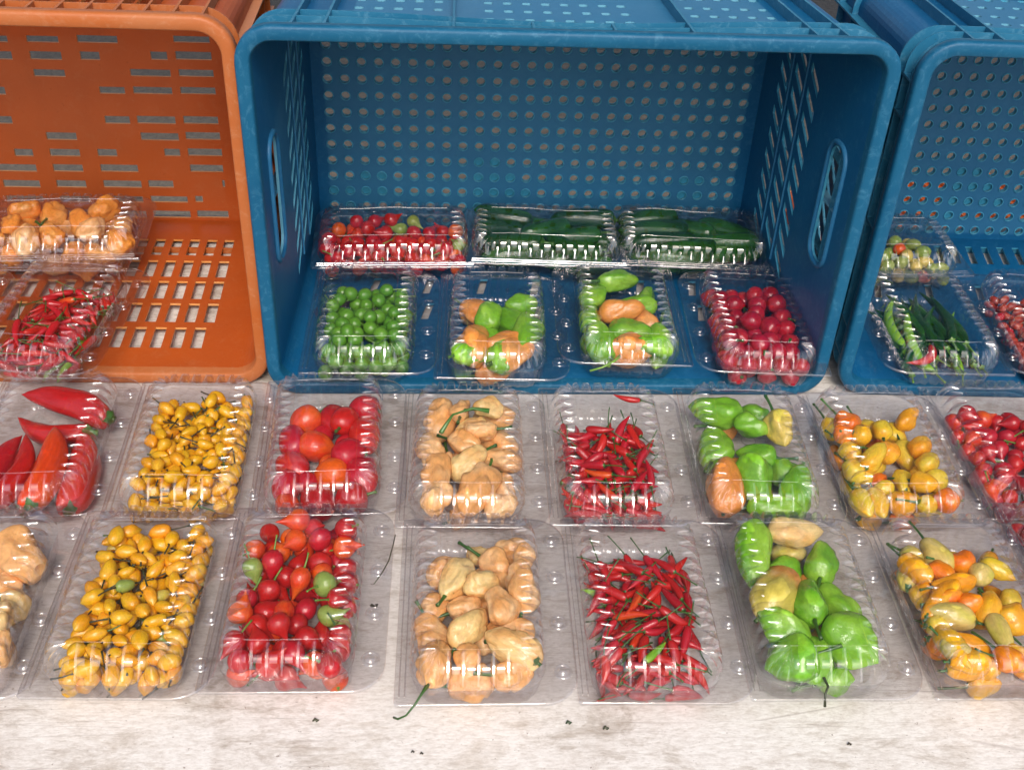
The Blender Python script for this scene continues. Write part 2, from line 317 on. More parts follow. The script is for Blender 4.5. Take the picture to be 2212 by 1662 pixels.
# fruits as (x, y, yaw, length, width, colour) in mm inside their punnet
LISTED = {
    'R1a': [(-3,31,165,51,12,'red'),(-15,-22,80,91,16,'red'),(5,-30,103,95,16,'crimson'),(41,-34,105,103,26,'red'),(-2,-41,103,99,14,'red'),(13,-20,101,120,25,'scarlet'),(14,37,154,91,18,'red')],
    'R1c': [(-13,-46,-2,20,20,'crimson'),(37,-28,52,24,20,'crimson'),(-5,19,54,22,18,'crimson'),(16,0,-138,23,21,'crimson'),(-32,9,101,38,24,'crimson'),(-24,35,-150,30,26,'scarlet'),(5,36,-87,37,24,'red'),(33,47,163,30,28,'crimson'),(16,26,72,31,22,'red'),(36,9,91,43,26,'red'),(-30,-80,-64,27,19,'scarlet'),(24,-77,-167,28,27,'red'),(-28,-28,-50,35,25,'red'),(2,-22,-152,18,18,'scarlet'),(24,-24,41,32,24,'crimson'),(-9,-1,-9,32,26,'scarlet'),(-32,-53,-92,33,23,'crimson'),(34,-49,-67,36,26,'crimson'),(4,-43,164,29,26,'orange'),(-5,-74,100,41,27,'red')],
    'R1d': [(-13,-5,-75,26,16,'peach'),(-5,-86,28,20,19,'peach'),(16,-22,61,24,18,'peach'),(-25,44,-99,48,29,'peach'),(31,53,2,39,25,'peach'),(30,17,-41,36,26,'peach'),(-32,6,113,38,24,'peach'),(3,7,2,27,18,'peach'),(33,-14,-13,33,22,'peach'),(-27,-40,-91,51,26,'peach'),(3,-25,-137,37,21,'cream'),(37,-45,-86,41,25,'peach'),(-27,-83,41,29,24,'peach'),(32,-83,1,27,23,'peach'),(7,-57,-112,54,31,'peach')],
    'R2d': [(9,2,47,29,19,'peach'),(-9,-9,13,24,19,'peach'),(-3,30,37,25,19,'peach'),(11,-34,35,24,21,'peach'),(-24,34,-136,30,24,'peach'),(5,54,-48,21,18,'cream'),(35,57,-13,29,21,'peach'),(18,32,-38,32,25,'peach'),(43,32,64,27,18,'peach'),(-32,-3,58,28,20,'peach'),(39,4,87,42,24,'peach'),(36,-34,24,26,22,'peach'),(-31,-32,-65,38,25,'peach'),(-14,18,65,39,22,'cream'),(5,5,28,27,19,'cream'),(-6,-32,60,39,24,'cream'),(21,-17,-67,29,22,'peach'),(-4,-82,0,31,25,'peach'),(24,-83,11,29,24,'peach'),(-7,-59,64,22,17,'peach'),(25,-59,147,43,23,'cream'),(-32,-71,79,39,24,'peach')],
    'R1f': [(-11,44,2,23,19,'tan'),(-17,-24,2,20,18,'green'),(-28,50,160,47,26,'green'),(18,61,159,30,25,'green'),(6,25,-30,30,22,'green'),(30,19,-80,35,24,'lemon'),(33,-18,-70,36,25,'green'),(-28,2,70,56,35,'green'),(9,-7,157,34,21,'green'),(-23,-32,37,38,17,'tan'),(36,-58,-113,56,26,'green'),(11,-82,-4,44,20,'green'),(-3,-41,102,46,34,'green'),(-34,-69,80,54,33,'tan')],
    'R2f': [(7,-41,54,39,22,'cream'),(13,-81,0,26,21,'green'),(13,22,1,19,17,'tan'),(4,52,1,27,24,'lemon'),(8,58,11,47,24,'cream'),(-3,33,24,31,24,'green'),(-3,-79,76,38,23,'green'),(-31,-80,-172,36,33,'green'),(-37,35,-99,63,31,'green'),(28,38,69,43,25,'green'),(-26,0,53,67,31,'tangreen'),(31,-5,-60,40,25,'green'),(2,-10,80,49,27,'green'),(-25,-38,151,40,29,'green'),(24,-52,-51,43,32,'green')],
    'R1g': [(15,-49,32,20,13,'orange2'),(-7,-24,33,19,12,'orange2'),(-50,5,-83,26,16,'orange2'),(-32,-2,-62,21,17,'amber'),(-34,-89,13,22,16,'amber'),(0,-88,0,21,14,'orange2'),(-6,-8,34,24,17,'orange2'),(-2,-46,13,18,13,'lemon'),(-17,44,-156,35,18,'lemon'),(-43,32,-74,22,15,'orange2'),(-30,27,-49,22,21,'orange2'),(-39,11,0,17,16,'orange2'),(-22,8,0,17,16,'amber'),(0,18,55,29,15,'orange2'),(-6,28,0,13,12,'lemon'),(26,5,-87,30,18,'amber'),(2,-5,0,20,19,'amber'),(-44,-31,-92,34,16,'yellow'),(-29,-28,-62,21,15,'yellow'),(-17,-20,48,31,16,'yellow'),(28,-26,53,36,17,'amber'),(8,-35,78,27,14,'orange2'),(-10,-46,0,16,15,'yellow'),(30,-58,-161,29,17,'amber'),(-1,-67,0,24,19,'amber'),(14,-75,0,17,14,'yellow'),(-44,-72,-83,28,16,'yellow'),(-24,-67,-93,33,15,'yellow')],
    'R2g': [(-67,-41,0,21,16,'orange2'),(-26,-15,0,18,15,'orange2'),(-9,-87,-1,22,16,'amber'),(-10,-70,-1,22,16,'amber'),(-29,-48,-28,27,16,'orange2'),(-54,-39,0,16,15,'yellow'),(12,-68,-1,22,18,'amber'),(-30,-85,-1,27,17,'amber'),(-55,-86,-1,27,16,'amber'),(-58,35,0,16,13,'orange2'),(-51,27,65,42,16,'lemon'),(-32,35,-45,18,13,'lemon'),(-15,29,-74,30,19,'lemon'),(-56,-3,-83,22,17,'amber'),(-39,15,-73,31,17,'amber'),(-43,-11,44,42,17,'amber'),(-20,10,-45,21,14,'orange2'),(2,22,0,18,18,'orange2'),(14,12,0,17,16,'lemon'),(-14,-1,11,32,14,'amber'),(-24,-13,11,25,12,'orange2'),(13,-9,-61,20,17,'amber'),(-8,-19,0,18,14,'orange2'),(5,-25,62,29,17,'amber'),(21,-34,-61,22,21,'amber'),(-29,-29,163,33,17,'lemon'),(3,-48,-86,30,13,'lemon'),(-16,-56,-28,28,13,'amber'),(-54,-71,-82,41,16,'amber'),(-35,-68,-58,26,15,'lemon'),(5,-77,-59,19,16,'orange2')],
    'R2a': [(16,16,0,30,24,'orange2'),(29,-46,-1,29,23,'orange2'),(45,-53,107,30,21,'orange2'),(29,39,143,52,37,'peach2'),(31,-5,162,24,24,'cream'),(43,-39,-75,31,22,'cream')],
    'B2': [(-4,-117,3,29,20,'tan'),(9,-82,45,37,25,'green'),(7,-56,19,38,20,'tan'),(-20,20,-44,38,27,'tan'),(18,6,-45,53,25,'green'),(-10,-25,3,38,23,'green'),(40,-32,-100,60,27,'green'),(-21,-63,-96,52,28,'tan'),(-25,-106,33,38,21,'green'),(19,-102,38,40,25,'tan')],
    'B3': [(-28,-50,-67,41,24,'green'),(-39,-19,80,43,20,'green'),(26,-6,-69,32,22,'tan'),(-4,-109,2,37,29,'tan'),(-29,30,-99,52,24,'green'),(-2,54,20,41,22,'green'),(33,50,78,39,18,'green'),(13,25,0,48,22,'green'),(-1,-2,3,42,25,'tan'),(34,-44,-100,50,23,'green'),(-30,-81,111,43,28,'green'),(24,-97,-2,33,17,'green'),(7,-83,3,38,23,'tan'),(3,-36,10,42,27,'green')],
}
ORANGE_SLOTS=[
(-317, -303, 235, 242),(-283, -249, 236, 243),(-229, -186, 237, 245),(-126, -87, 240, 247),
(-321, -302, 216, 225),(-283, -249, 217, 226),(-229, -208, 218, 227),(-153, -135, 220, 229),(-126, -87, 221, 230),
(-283, -249, 198, 206),(-178, -134, 201, 209),(-125, -87, 202, 210),
(-348, -318, 176, 185),(-215, -187, 180, 188),(-178, -135, 181, 189),(-126, -87, 182, 190),
(-351, -318, 142, 151),(-215, -187, 145, 154),(-179, -136, 146, 155),(-127, -88, 147, 156),
(-284, -250, 124, 133),(-178, -135, 126, 135),(-127, -88, 128, 137),
(-324, -303, 103, 112),(-284, -250, 104, 113),(-230, -208, 105, 114),(-154, -136, 107, 116),(-127, -88, 108, 117),
(-346, -303, 84, 93),(-284, -250, 85, 94),(-230, -187, 86, 95),(-127, -89, 88, 97),
(-345, -303, 64, 73),(-284, -250, 65, 74),(-230, -186, 66, 75),(-178, -149, 67, 76),(-92, -89, 69, 78),
(-346, -303, 45, 53),(-284, -249, 46, 54),(-230, -187, 47, 55),(-178, -135, 48, 56),(-126, -117, 49, 57),
(-346, -303, 25, 34),(-283, -250, 26, 35),(-230, -186, 27, 36),(-178, -134, 28, 37),(-126, -89, 29, 38),
]

# ------------------------------------------------------------------ ground and table
gm = MB(); gm.add([(-60, -60, -0.78), (60, -60, -0.78), (60, 60, -0.78), (-60, 60, -0.78)], [(0, 1, 2, 3)])
tag(link('ground', gm.mesh('ground', GROUND)), kind='structure')
tb = bpy.data.objects.new('market_table', None); COL.objects.link(tb); tb.location = (0.25, -0.05, 0)
tag(tb, 'long white painted market table with worn, dirt streaked boards', 'table')
tm = MB(); tm.box(-1.6, 1.9, -0.385, 0.40, -0.028, 0.0)
me = tm.mesh('table_top', TABLE); o = link('table_top', me, tb)
bv = o.modifiers.new('edge', 'BEVEL'); bv.width = 0.003; bv.segments = 2
tm = MB(); tm.box(-1.58, 1.88, -0.370, -0.350, -0.12, -0.0285); link('apron', tm.mesh('apron', APRON), tb)
for lx in (-1.5, 1.8):
    for ly in (-0.34, 0.34):
        tm = MB(); tm.box(lx-0.03, lx+0.03, ly-0.03+0.033*(ly < 0), ly+0.03, -0.78, -0.0285); link('leg', tm.mesh('leg', APRON), tb)

# ------------------------------------------------------------------ crates (opening faces -Y, long wall on the table)
TAN = 0.042
def build_crate(name, label, cat, mat, W, H, holes_back, holes_long, holes_top, kind):
    D = 0.305; RO = 0.032; SH = 0.0105; TH = 0.0025
    root = bpy.data.objects.new(name, None); COL.objects.link(root); tag(root, label, cat)
    def cont(i, y, n=8):
        s = max(0.0, y-0.012)*TAN
        return rrect(i+s, W-i-s, i+s, H-i-s, max(0.004, RO-i), n)
    # rim
    mb = MB()
    sweep(mb, cont, [(0.0128, 0.022), (0.0128, 0.0035), (0.0122, 0.0010), (0.0108, 0.0), (0.0030, 0.0), (0.0010, 0.0008), (0.0, 0.0030), (0.0, 0.0105), (0.0008, 0.0115), (0.0100, 0.0120)])
    link('rim', mb.mesh('rim', BLUE_RIM if kind == 'blue' else ORANGE_RIM, angle=50), root)
    # corner posts of the shell
    y0, y1 = 0.012, D
    i0 = SH; r = RO-SH
    for c in range(4):
        mb = MB()
        for k in range(8):
            q = []
            for (ii) in (i0, i0+TH):
                for yy in (y0, y1):
                    cc = cont(ii, yy); q.append((cc[c*9+k], cc[c*9+k+1], yy))
            (a0, b0, ya), (a1, b1, yb), (c0, d0, _), (c1, d1, _) = q
            mb.add([(a0[0], ya, a0[1]), (b0[0], ya, b0[1]), (b1[0], yb, b1[1]), (a1[0], yb, a1[1]),
                    (c0[0], ya, c0[1]), (d0[0], ya, d0[1]), (d1[0], yb, d1[1]), (c1[0], yb, c1[1])], [(0, 1, 2, 3), (7, 6, 5, 4)])
        link('corner_wall', mb.mesh('corner_wall', mat, smooth=True), root)
    # walls: u runs along the wall, v runs into the crate
    def wall_long(top):
        def fn(u, v, w):
            s = max(0, v-0.012)*TAN; d = SH + s + w
            x = RO + s + (u-RO)*(W-2*RO-2*s)/(W-2*RO)
            return (x, v, H-d if top else d)
        return fn
    def wall_short(right_):
        def fn(u, v, w):
            s = max(0, v-0.012)*TAN; d = SH + s + w
            z = RO + s + (u-RO)*(H-2*RO-2*s)/(H-2*RO)
            return (W-d if right_ else d, v, z)
        return fn
    def rect_outer(L): return [(RO, 0.012), (L-RO, 0.012), (L-RO, D), (RO, D)]
    mb = MB(); plate(mb, rect_outer(W), holes_long, wall_long(False), TH); link('floor_wall', mb.mesh('floor_wall', mat, edge_mat=BLUE_EDGE if kind == 'blue' else ORANGE_EDGE), root)
    mb = MB(); plate(mb, rect_outer(W), holes_top, wall_long(True), TH); link('top_wall', mb.mesh('top_wall', mat, edge_mat=BLUE_EDGE if kind == 'blue' else ORANGE_EDGE), root)
    # short walls with a hand hole and a lattice of slanting slots
    hz0, hz1 = 0.124, 0.244
    hand = rrect(hz0, hz1, 0.042, 0.079, 0.016, 5)
    slots = []
    for cidx, cy in enumerate((0.155, 0.198, 0.241)):
        zz = 0.050 + (0.012 if cidx % 2 else 0.0)
        while zz < H-0.085:
            slots.append([(zz, cy-0.014), (zz+0.0115, cy-0.014), (zz+0.030, cy+0.014), (zz+0.0185, cy+0.014)]); zz += 0.0265
    for rr in (False, True):
        mb = MB(); plate(mb, [(RO, 0.012), (H-RO, 0.012), (H-RO, D), (RO, D)], [hand] + slots, wall_short(rr), TH)
        o = link('side_wall', mb.mesh('side_wall', mat, edge_mat=BLUE_EDGE if kind == 'blue' else ORANGE_EDGE), root)
        fn = wall_short(rr); lp = rrect(hz0-0.003, hz1+0.003, 0.039, 0.082, 0.018, 6)
        pts = [fn(u, v, 0.003) for u, v in lp]; pts += pts[:2]
        mb = MB(); mb.tube(pts, 0.0028, 8, False); link('handle_frame', mb.mesh('handle_frame', mat, smooth=True), o)
        # slanting lattice bars standing proud inside
        if kind == 'blue':
            for cy in (0.1765, 0.2195):
                mb = MB(); mb.tube([fn(0.055, cy, 0.003), fn(H-0.05, cy, 0.003)], 0.0013, 5); link('lattice_bar', mb.mesh('lattice_bar', mat), o)
    # base panel (seen as the back wall)
    s = D*TAN - 0.012*TAN; d = SH+s
    mb = MB()
    base_outer = rrect(d, W-d, d, H-d, RO-SH, 6)
    plate(mb, base_outer, holes_back, lambda u, v, w: (u, D+0.0001+w, v), 0.003 if kind == 'orange' else 0.0022)
    base = link('base_panel', mb.mesh('base_panel', mat, edge_mat=BLUE_EDGE if kind == 'blue' else ORANGE_EDGE), root)
    # collars round the outside
    wave = lambda x: 0.5-0.5*math.cos(2*math.pi*min(max((x/W-0.12)/0.76, 0), 1))
    for (yb, amp, h) in (((0.0175, 0.0085, 0.0016), (0.037, 0.014, 0.0012), (0.058, 0.018, 0.0016), (0.235, 0.0, 0.004), (0.285, 0.0, 0.003)) if kind == 'blue' else ((0.0175, 0, 0.0016), (0.036, 0, 0.0012), (0.243, 0, 0.004), (0.285, 0, 0.003))):
        def cc(i, y, yb=yb, amp=amp):
            return cont(i, yb)
        rings = []
        for (i, dy) in ((SH+0.0005, 0), (h, 0), (h, 0.0018), (SH+0.0005, 0.0018)):
            c = rrect(i+yb*TAN, W-i-yb*TAN, i+yb*TAN, H-i-yb*TAN, RO-i, 8)
            dense = []
            for a, b in zip(c, c[1:]+c[:1]):
                L = math.hypot(b[0]-a[0], b[1]-a[1]); nseg = 24 if L > 0.1 else 1
                for q in range(nseg): dense.append((a[0]+(b[0]-a[0])*q/nseg, a[1]+(b[1]-a[1])*q/nseg))
            rings.append([(x, yb + dy - (amp*wave(x) if kind == 'blue' else 0), z) for x, z in dense])
        n = len(rings[0]); vs_ = [p for r_ in rings for p in r_]; fs_ = []
        for j in range(4):
            for k in range(n): fs_.append((j*n+k, j*n+(k+1) % n, ((j+1) % 4)*n+(k+1) % n, ((j+1) % 4)*n+k))
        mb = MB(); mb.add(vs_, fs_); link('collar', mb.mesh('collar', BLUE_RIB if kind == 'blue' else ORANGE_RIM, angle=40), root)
    # ribs running back from the rim, on the outside
    if kind == 'blue':
        fr = (0.083, 0.131, 0.320, 0.439, 0.561, 0.680, 0.869, 0.917)
        ends = (D, D, D, 0.036, 0.036, D, D, D)
    else:
        fr = [0.06+0.0425*k for k in range(22)]; ends = [D]*22
    def rib(fn0, u, ye, th=0.0011):
        mb = MB(); yy = [0.012, ye]; vs_ = []
        for v in yy:
            for du in (-th, th):
                for w in (0.0, -0.0092): vs_.append(fn0(u+du, v, w))
        mb.add(vs_, [(0, 1, 3, 2), (4, 6, 7, 5), (0, 2, 6, 4), (1, 5, 7, 3), (2, 3, 7, 6), (0, 4, 5, 1)])
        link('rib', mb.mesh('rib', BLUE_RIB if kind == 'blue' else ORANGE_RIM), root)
    for f_, ye in zip(fr, ends):
        rib(wall_long(True), f_*W, ye); 
        if kind == 'blue': rib(wall_long(False), f_*W, ye)
    for f_ in (0.11, 0.2, 0.5, 0.8, 0.89):
        rib(wall_short(False), f_*H, D); rib(wall_short(True), f_*H, D)
    return root

LEAN = 0.0556
W_, H_ = 0.556, 0.3622
# blue crate: round holes in the base, 26 x 16
bh = []; plugs = []
PLUG = {(2, 0), (2, 1), (2, 2), (2, 3), (2, 9), (2, 10), (2, 11), (2, 12), (3, 2), (3, 3), (3, 10), (3, 11), (3, 9), (4, 10), (3, 22), (2, 22), (1, 1), (1, 9), (2, 23), (4, 9), (3, 23)}
nx, nz, pit = 26, 16, 0.0188
x0 = W_/2 - pit*(nx-1)/2; pz = 0.0192; z0_ = H_/2 - pz*(nz-1)/2
for j in range(nz):
    for i in range(nx):
        x, z = x0+i*pit, z0_+j*pz
        if (j, i) in PLUG: plugs.append((x, z))
        bh.append(circle(x, z, 0.0050, 12))
# slots in the long walls
bl_floor = []
for k in range(22):
    x = 0.062 + k*0.0205
    for (ya, yb) in ((0.115, 0.145), (0.165, 0.195), (0.245, 0.285)):
        if (k % 3 == 1) or ya > 0.2: bl_floor.append([(x, ya), (x+0.0085, ya), (x+0.0145, yb), (x+0.006, yb)])
bl_top = []
for k in range(5):
    for base in (0.088, 0.394):
        for yy in (0.042, 0.070, 0.098, 0.126, 0.160, 0.19):
            bl_top.append(rrect(base+k*0.0178, base+k*0.0178+0.0085, yy, yy+0.008, 0.002, 2))
for k in range(8):
    for yy in (0.070, 0.098, 0.126, 0.160, 0.19):
        bl_top.append(rrect(0.205+k*0.0178, 0.205+k*0.0178+0.0085, yy, yy+0.008, 0.002, 2))
crate_b = build_crate('plastic_crate', 'blue plastic crate on its side holding seven punnets, right of the orange crate', 'crate', BLUE, W_, H_, bh, bl_floor, bl_top, 'blue')
crate_b.rotation_euler = (-LEAN, 0, 0.0064); crate_b.location = (0, 0, 0.0)
base = [c for c in crate_b.children if c.name.startswith('base_panel')][0]
# raised collars round each hole (one joined part) and discs painted the cyan of lit hole walls
mb = MB()
for j in range(nz):
    for i in range(nx):
        x, z = x0+i*pit, z0_+j*pz; a = circle(x, z, 0.0050, 12); b = circle(x, z, 0.0061, 12)
        D = 0.305
        V = [(p[0], D-0.0012, p[1]) for p in a] + [(p[0], D-0.0006, p[1]) for p in b] + [(p[0], D+0.0002, p[1]) for p in b] + [(p[0]*1.0, D+0.006, p[1]) for p in a]
        Fc = []
        for k in range(12):
            k2 = (k+1) % 12
            Fc += [(k, k2, 12+k2, 12+k), (12+k, 12+k2, 24+k2, 24+k), (36+k, 36+k2, k2, k)]
        mb.add(V, Fc)
RINGM = BLUE_EDGE
o = link('hole_rims', mb.mesh('hole_rims', RINGM, smooth=True), base); o['kind'] = 'stuff'
for (x, z) in plugs:
    a = circle(0, 0, 0.0050, 12); mb = MB(); mb.add([(p[0], 0.003, p[1]) for p in a] + [(0, 0.0025, 0)], [(k, (k+1) % 12, 12) for k in range(12)])
    link('lit_hole_disc', mb.mesh('lit_hole_disc', CYANP), base, (x, 0.305, z))
def copy_tree(o, parent=None):
    c = o.copy(); COL.objects.link(c)
    if parent is not None: c.parent = parent
    for ch in list(o.children): copy_tree(ch, c)
    return c
crate_c = copy_tree(crate_b)
crate_c.location = (0.5695, 0.0057, 0); crate_c.rotation_euler = (-LEAN, 0, -0.0224)
tag(crate_c, 'blue plastic crate on its side, cut off by the right edge of the photo', 'crate')
for c in (crate_b, crate_c): c['group'] = 'blue plastic crates'

oh = []
for (xa, xb, za, zb) in ORANGE_SLOTS:
    xa, xb, za, zb = xa/1000+W_, xb/1000+W_, za/1000, zb/1000
    oh.append([(xa, za), (xb, za), (xb, zb), (xa, zb)])
    if xb < 0.27: continue
for (xa, xb, za, zb) in ORANGE_SLOTS:                     # mirrored half beyond the frame
    xa2, xb2 = -xb/1000, -xa/1000
    if xb2 < 0.185 and xa2 > 0.03: oh.append([(xa2, za/1000), (xb2, za/1000), (xb2, zb/1000), (xa2, zb/1000)])
of = []
for (ya, yb) in ((0.047, 0.078), (0.093, 0.123), (0.137, 0.167), (0.181, 0.210), (0.227, 0.257)):
    k = 0
    while True:
        x = W_-0.0855 + (0.008 if ya < 0.06 else 0.0)*0 - k*0.0205 + (0.014 if ya > 0.08 else 0)*0.5
        if x < 0.05: break
        of.append([(x, ya-0.003), (x+0.0118, ya-0.003), (x+0.0118, yb+0.002), (x, yb+0.002)]); k += 1
ot = []
for k in range(21):
    xa = (0.06+0.0425*k)*W_+0.004
    for (ya, yb) in ((0.045, 0.10), (0.12, 0.17), (0.19, 0.225)):
        if k % 2 == 0: ot.append([(xa, ya), (xa+0.015, ya), (xa+0.015, yb), (xa, yb)])
crate_o = build_crate('plastic_crate', 'faded orange plastic crate on its side with slotted base', 'crate', ORANGE, W_, 0.3628, oh, of, ot, 'orange')
crate_o.rotation_euler = (-LEAN, 0, -0.0031)
crate_o.location = Vector((-0.0001, 0.0148, 0)) - Matrix.Rotation(-0.0031, 3, 'Z') @ Vector((W_, 0, 0))

# ------------------------------------------------------------------ clamshell punnets
HX, HY, RC = 0.0500, 0.0830, 0.0225
ZF, ZT = 0.028, 0.048                                   # flange height, lid top
def flute_samples():
    """parameter list round the body: (kind, side/corner, t, rib weight)"""
    out = []
    offs = (-0.5, -0.24, -0.15, -0.085, 0.0, 0.085, 0.15, 0.24)
    for c, (nflute) in enumerate((5, 10, 5, 10)):           # front, right, back, left
        for q in range(nflute):
            for o_ in offs:
                out.append(('s', c, (q+0.5+o_)/nflute, {0.0: 1.0, 0.085: 1.0, 0.15: 0.45, 0.24: 0.0, 0.5: 0.0}[abs(o_)]))
        for q in range(24):
            out.append(('c', c, q/24.0, 0.7*(0.5-0.5*math.cos(2*math.pi*q/24*4))))
    return out
FS = flute_samples()
def body_ring(inx, amp, z, r=None, gr=None, gz=None):
    """panel inset inx at height z; at the flutes the wall swings to inset gr, height gz (or bulges by amp)"""
    pts = []
    for kind, c, t, w in FS:
        ix = inx if gr is None else inx+(gr-inx)*w
        zz = z if gz is None else z+(gz-z)*w
        hx, hy = HX-ix, HY-ix; rr = max(0.004, RC-ix*0.4) if r is None else r; a = amp*w
        # positions along the side stay put so the flutes run straight up the wall
        sx, sy = HX-RC, HY-RC
        if kind == 's':
            if c == 0: p = (-sx + t*2*sx, -hy-a)
            elif c == 1: p = (hx+a, -sy + t*2*sy)
            elif c == 2: p = (sx - t*2*sx, hy+a)
            else: p = (-hx-a, sy - t*2*sy)
        else:
            cx, cyy, a0 = ((sx, -sy, -90), (sx, sy, 0), (-sx, sy, 90), (-sx, -sy, 180))[c]
            an = math.radians(a0+90*t); q = max(0.0012, RC-ix+a); p = (cx+q*math.cos(an), cyy+q*math.sin(an))
        pts.append((p[0], p[1], zz))
    return pts
def rings_mesh(mb, rings):
    n = len(rings[0]); vs_ = [p for r_ in rings for p in r_]; fs_ = []
    for j in range(len(rings)-1):
        for k in range(n): fs_.append((j*n+k, j*n+(k+1) % n, (j+1)*n+(k+1) % n, (j+1)*n+k))
    mb.add(vs_, fs_)
def fill(mb, outer2, holes2, z):
    pts = list(outer2); loops = [list(range(len(outer2)))]; hid = [-1]*len(outer2)
    for hi, h in enumerate(holes2):
        loops.append(list(range(len(pts), len(pts)+len(h)))); pts += list(h); hid += [hi]*len(h)
    ed = [(l[i], l[(i+1) % len(l)]) for l in loops for i in range(len(l))]
    r = delaunay_2d_cdt([Vector(p) for p in pts], ed, [], 1, 1e-8)
    fs_ = []
    for f in r[2]:
        ids = {(hid[r[3][i][0]] if r[3][i] else -2) for i in f}
        if len(ids) == 1 and next(iter(ids)) >= 0: continue
        fs_.append(tuple(f))
    mb.add([(p[0], p[1], z) for p in r[0]], fs_)
def fill_hole_filter(mb, outer2, inner2, z):
    """annulus between the body and the flange edge"""
    pts = list(outer2)+list(inner2); no = len(outer2); ni = len(inner2)
    ed = [(i, (i+1) % no) for i in range(no)] + [(no+i, no+(i+1) % ni) for i in range(ni)]
    r = delaunay_2d_cdt([Vector(p) for p in pts], ed, [], 1, 1e-8)
    fs_ = []
    for f in r[2]:
        c = sum((r[0][i] for i in f), Vector((0, 0)))/len(f)
        ax, ay = abs(c.x), abs(c.y); rr = RC
        inside = ax < HX+0.0005 and ay < HY+0.0005
        if inside and ax > HX-rr and ay > HY-rr: inside = math.hypot(ax-(HX-rr), ay-(HY-rr)) < rr
        if not inside: fs_.append(tuple(f))
    mb.add([(p[0], p[1], z) for p in r[0]], fs_)
FLX0, FLX1, FLY = -0.0595, 0.0720, 0.0885
def flange_outline(d=0.0, nudge=0):
    return rrect(FLX0-d, FLX1+d, -FLY-0.0055-d+nudge, FLY+d-nudge, (0.003, 0.026, 0.026, 0.003), 7)
def lid_mesh(variant):
    rg = random.Random(variant); mb = MB()
    pan = [(-0.0002, 0.0008), (0.0001, 0.0022), (0.0006, 0.0045), (0.0014, 0.0085), (0.0024, 0.0125), (0.0038, 0.0160), (0.0058, 0.0185), (0.0082, 0.0197), (0.0108, 0.0200), (0.0135, 0.0200), (0.0165, 0.0200), (0.0200, 0.0200)]
    gro = [(-0.0002, 0.0008), (-0.0006, 0.0019), (0.0010, 0.0040), (0.0032, 0.0069), (0.0056, 0.0096), (0.0082, 0.0121), (0.0108, 0.0143), (0.0133, 0.0161), (0.0155, 0.0174), (0.0172, 0.0183), (0.0186, 0.0190), (0.0200, 0.0200)]
    R = [body_ring(a, 0, ZF+b, gr=g, gz=ZF+k) for (a, b), (g, k) in zip(pan, gro)]
    # ridge line on the plateau
    R += [body_ring(0.0205, 0.0, ZT), body_ring(0.0209, 0.0, ZT+0.0007), body_ring(0.0213, 0.0, ZT)]
    R = [[(x, y, z) for x, y, z in r_] for r_ in R]
    rings_mesh(mb, R)
    inner = [(p[0], p[1]) for p in R[-1]]
    holes = []
    if variant % 3 != 1:
        for hx in (-0.014, 0.014):
            for hy in (-0.036, 0.0, 0.034):
                holes.append([(hx+0.0023*math.cos(a*math.pi/5)+rg.uniform(-.0003, .0003), hy+0.0028*math.sin(a*math.pi/5)) for a in range(10)])
    fill(mb, inner, holes, ZT)
    fill_hole_filter(mb, flange_outline(), [(p[0], p[1]) for p in R[0]], ZF+0.0008)
    fo = flange_outline(); f2 = flange_outline(0.0006); f3 = flange_outline(0.0009)
    rings_mesh(mb, [[(x, y, ZF+0.0008) for x, y in fo], [(x, y, ZF+0.0004) for x, y in f2], [(x, y, ZF-0.0016) for x, y in f3]])
    # two ridges beside the hinge, running along it
    for xx in (-0.0525, -0.0565):
        mb.tube([(xx, -FLY+0.001, ZF+0.0010), (xx, FLY-0.006, ZF+0.0010)], 0.0006, 6)
    # dents and warp, so that no two are quite alike
    def w(p):
        x, y, z = p; q = Vector((x*26, y*26, z*30+variant*7.3)); k = min(1, max(0, (z-ZF-0.003)/0.008))
        d = noise.noise_vector(q)*0.0012*k + noise.noise_vector(q*2.7)*0.0003*k
        return (x+d.x, y+d.y, z + d.z*1.1 + (0.0009*math.sin(x*45+variant)+0.0011*math.sin(y*31+variant*2.1))*(1 if z < ZT-0.004 else 0.6))
    mb.v = [w(p) for p in mb.v]
    return mb.mesh('lid', LIDM, angle=58)
def tray_mesh(variant):
    mb = MB()
    R = [body_ring(0.0, 0, ZF), body_ring(0.0006, 0.0, ZF-0.0012), body_ring(0.0016, 0.0008, ZF-0.006), body_ring(0.0036, 0.0012, 0.012), body_ring(0.0060, 0.0012, 0.0050),
         body_ring(0.0085, 0.0010, 0.0018), body_ring(0.0115, 0.0004, 0.0005), body_ring(0.0140, 0.0, 0.0004)]
    rings_mesh(mb, R)
    fill(mb, [(p[0], p[1]) for p in R[-1]], [], 0.0004)
    for (bx, by) in ((-0.012, 0.045), (0.012, 0.045), (-0.012, -0.045), (0.012, -0.045), (0, 0)):   # round foot marks in the base
        mb.tube([(bx+0.007*math.cos(a), by+0.007*math.sin(a), 0.0012) for a in [k*math.pi/7 for k in range(15)]], 0.0005, 4, False)
    fill_hole_filter(mb, flange_outline(0.0005), [(p[0], p[1]) for p in R[0]], ZF)
    fo = flange_outline(0.0005); f3 = flange_outline(0.0003)
    rings_mesh(mb, [[(x, y, ZF) for x, y in fo], [(x, y, ZF-0.0018) for x, y in f3]])
    def w(p):
        x, y, z = p; return (x, y, z + (0.0009*math.sin(x*45+variant)+0.0011*math.sin(y*31+variant*2.1))*min(1, z/ZF))
    mb.v = [w(p) for p in mb.v]
    return mb.mesh('tray', TRAYM, angle=58)
